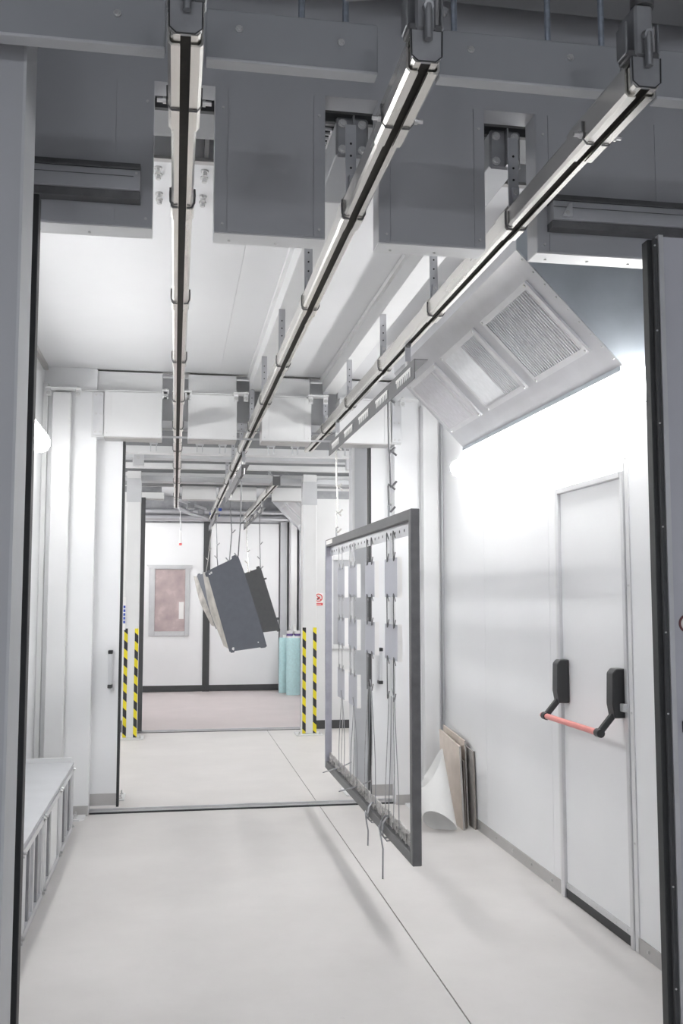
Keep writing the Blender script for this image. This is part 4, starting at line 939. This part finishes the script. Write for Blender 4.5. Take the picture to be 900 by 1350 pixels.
# ------------------------------------------------------------------ dark coated panels
carrier(RX[1], 7.75, 10.2, 2.47, 2.555, [7.95, 9.9], 'steel carrier bar under the middle rail above the large dark panels', big=False)
carrier(RX[2] - 0.02, 11.9, 15.0, 2.52, 2.60, [12.1, 14.8], 'slotted carrier bar under the far short rail', big=True)
carrier(RX[1], 12.9, 15.3, 2.52, 2.60, [13.1, 15.1], 'carrier bar at the far end of the middle rail', big=False)
def lerp(a, b, f): return tuple(a[i] + (b[i] - a[i]) * f for i in range(len(a)))
def dark_panel(A, B, Cc, D, y, ya, m, label, rim, tabs, hole):
    """quad in X,Z at depth y (left side at ya), 12 mm thick, with tabs, plus a curved flange on the left edge"""
    t = thing('coated_panel', ((A[0] + Cc[0]) / 2, y, D[1]), label, 'panel', 'dark coated panels')
    w = (B[0] - A[0])
    def P(p, dy=0.0): 
        f = max(0, min(1, (p[0] - A[0]) / (Cc[0] - A[0]))); return (p[0], ya + (y - ya) * f + dy, p[1])
    mb = MB(); q = [A, B, Cc, D]
    mb.v = [P(p) for p in q] + [P(p, 0.025) for p in q]
    mb.f = [(0, 1, 2, 3), (7, 6, 5, 4)] + [(i, i + 4, (i + 1) % 4 + 4, (i + 1) % 4) for i in range(4)]
    mb.build('face', m, t)
    for e0, e1, f0, f1, d in tabs:
        a, b = lerp(e0, e1, f0), lerp(e0, e1, f1)
        n = Vector((-(e1[1] - e0[1]), 0, e1[0] - e0[0])).normalized() * d
        pa, pb_ = Vector(P(a)), Vector(P(b)); mb = MB()
        mb.v = [tuple(pa), tuple(pb_), tuple(pb_ + n + (pa - pb_) * .15), tuple(pa + n + (pb_ - pa) * .15)]
        mb.v += [(v[0], v[1] + 0.02, v[2]) for v in mb.v]
        mb.f = [(0, 1, 2, 3), (7, 6, 5, 4)] + [(i, i + 4, (i + 1) % 4 + 4, (i + 1) % 4) for i in range(4)]
        mb.build('tab', m, t)
    for f, bul in rim:
        g = []
        for i in range(15):
            s = i / 14.0; p = P(lerp(A, D, 0.02 + 0.94 * s))
            off = bul * (0.55 + 0.45 * math.sin(math.pi * s)) 
            row = []
            for j in range(4):
                u = j / 3.0
                row.append((p[0] - off * u, p[1] + 0.004 + 0.14 * u * f, p[2] + 0.012 * u + 0.01 * math.sin(9 * s) * u))
            g.append(row)
        MB().sheet(g, 0.004).build('curved_flange', 'rim', t, smooth=True)
    for hx, hz, r in hole:
        p = P((hx, hz)); MB().tube([(p[0], p[1] - 0.002, p[2]), (p[0], p[1] + 0.001, p[2])], r, 12).build('hole', 'signwhite', t)
    return t
A, B, Cc, D = (0.287, 1.735), (0.570, 1.875), (0.833, 1.053), (0.500, 1.003)
dark_panel(A, B, Cc, D, 8.9, 9.05, 'slate', 'large slate blue coated panel tilted on hooks below the middle rail', [(1.0, 0.065)],
           [(A, B, 0.80, 0.98, 0.022), (D, A, 0.93, 0.99, 0.02), (Cc, D, 0.02, 0.18, 0.008), (Cc, D, 0.86, 0.98, 0.012), (B, Cc, 0.02, 0.98, 0.006)], [(0.535, 1.03, 0.014), (0.33, 1.722, 0.010), (0.315, 1.71, 0.008), (0.755, 1.09, 0.006)])
A2, B2_, C2, D2 = (0.318, 1.812), (0.74, 1.93), (0.89, 1.07), (0.575, 1.055)
dark_panel(A2, B2_, C2, D2, 13.0, 14.5, 'slate', 'second slate panel mostly hidden behind the large tilted one', [(1.0, 0.085)], [(A2, B2_, 0.02, 0.12, 0.02), (A2, B2_, 0.2, 0.3, 0.02)], [])
A3, B3, C3, D3 = (0.72, 1.745), (1.043, 1.863), (1.286, 1.092), (1.0, 1.058)
dark_panel(A3, B3, C3, D3, 12.0, 12.1, 'slate2', 'smaller graphite coated panel hanging behind on the right', [], [(A3, B3, 0.84, 0.98, 0.025), (A3, B3, 0.30, 0.40, 0.03), (B3, C3, 0.17, 0.20, 0.03), (B3, C3, 0.80, 0.84, 0.03), (C3, D3, 0.02, 0.15, 0.012)], [])
HG = 'hook chains of the dark panels'
def chain(pts, label, m='steel', r=0.006):
    for i in range(len(pts) - 1):
        (x0, y0, z0), (x1, y1, z1) = pts[i], pts[i + 1]
        d = 0.035; s = 1 if i % 2 else -1
        o = MB().tube([(x0 + s * d, y0, z0 + d * .8), (x0 + s * d * .3, y0, z0), (x0, y0, z0 - 0.004), ((x0 + x1) / 2, (y0 + y1) / 2, (z0 + z1) / 2), (x1, y1, z1 + 0.004), (x1 - s * d * .3, y1, z1), (x1 - s * d, y1, z1 + d * .8)], r, 6).build('wire_hook', m, None, smooth=True, base=(x1, y1, z1))
        tag(o, '%s of the %s' % (('top hook', 'second hook', 'third hook')[i], label), 'hook', HG)
chain([(0.54, 8.15, 2.47), (0.55, 8.4, 2.13), (0.565, 8.9, 1.87)], 'chain at the upper corner of the large slate panel')
chain([(0.54, 9.9, 2.47), (0.545, 9.6, 2.13), (0.49, 8.95, 1.83)], 'chain at the top middle of the large slate panel')
chain([(0.54, 13.2, 2.53), (0.555, 13.25, 2.20), (0.56, 13.3, 2.03), (0.58, 13.45, 1.89)], 'darker chain above the hidden slate panel')
chain([(0.54, 15.0, 2.53), (0.50, 14.7, 2.20), (0.48, 14.5, 2.05), (0.44, 14.1, 1.85)], 'leftmost chain above the hidden slate panel', 'alu')
chain([(1.03, 12.1, 2.53), (1.03, 12.05, 2.15), (1.035, 12.03, 1.97), (1.035, 12.0, 1.85)], 'chain at the upper corner of the graphite panel')
chain([(0.88, 12.3, 2.53), (0.885, 12.2, 2.06), (0.885, 12.1, 1.92), (0.89, 12.06, 1.80)], 'chain at the top middle of the graphite panel', 'alu')
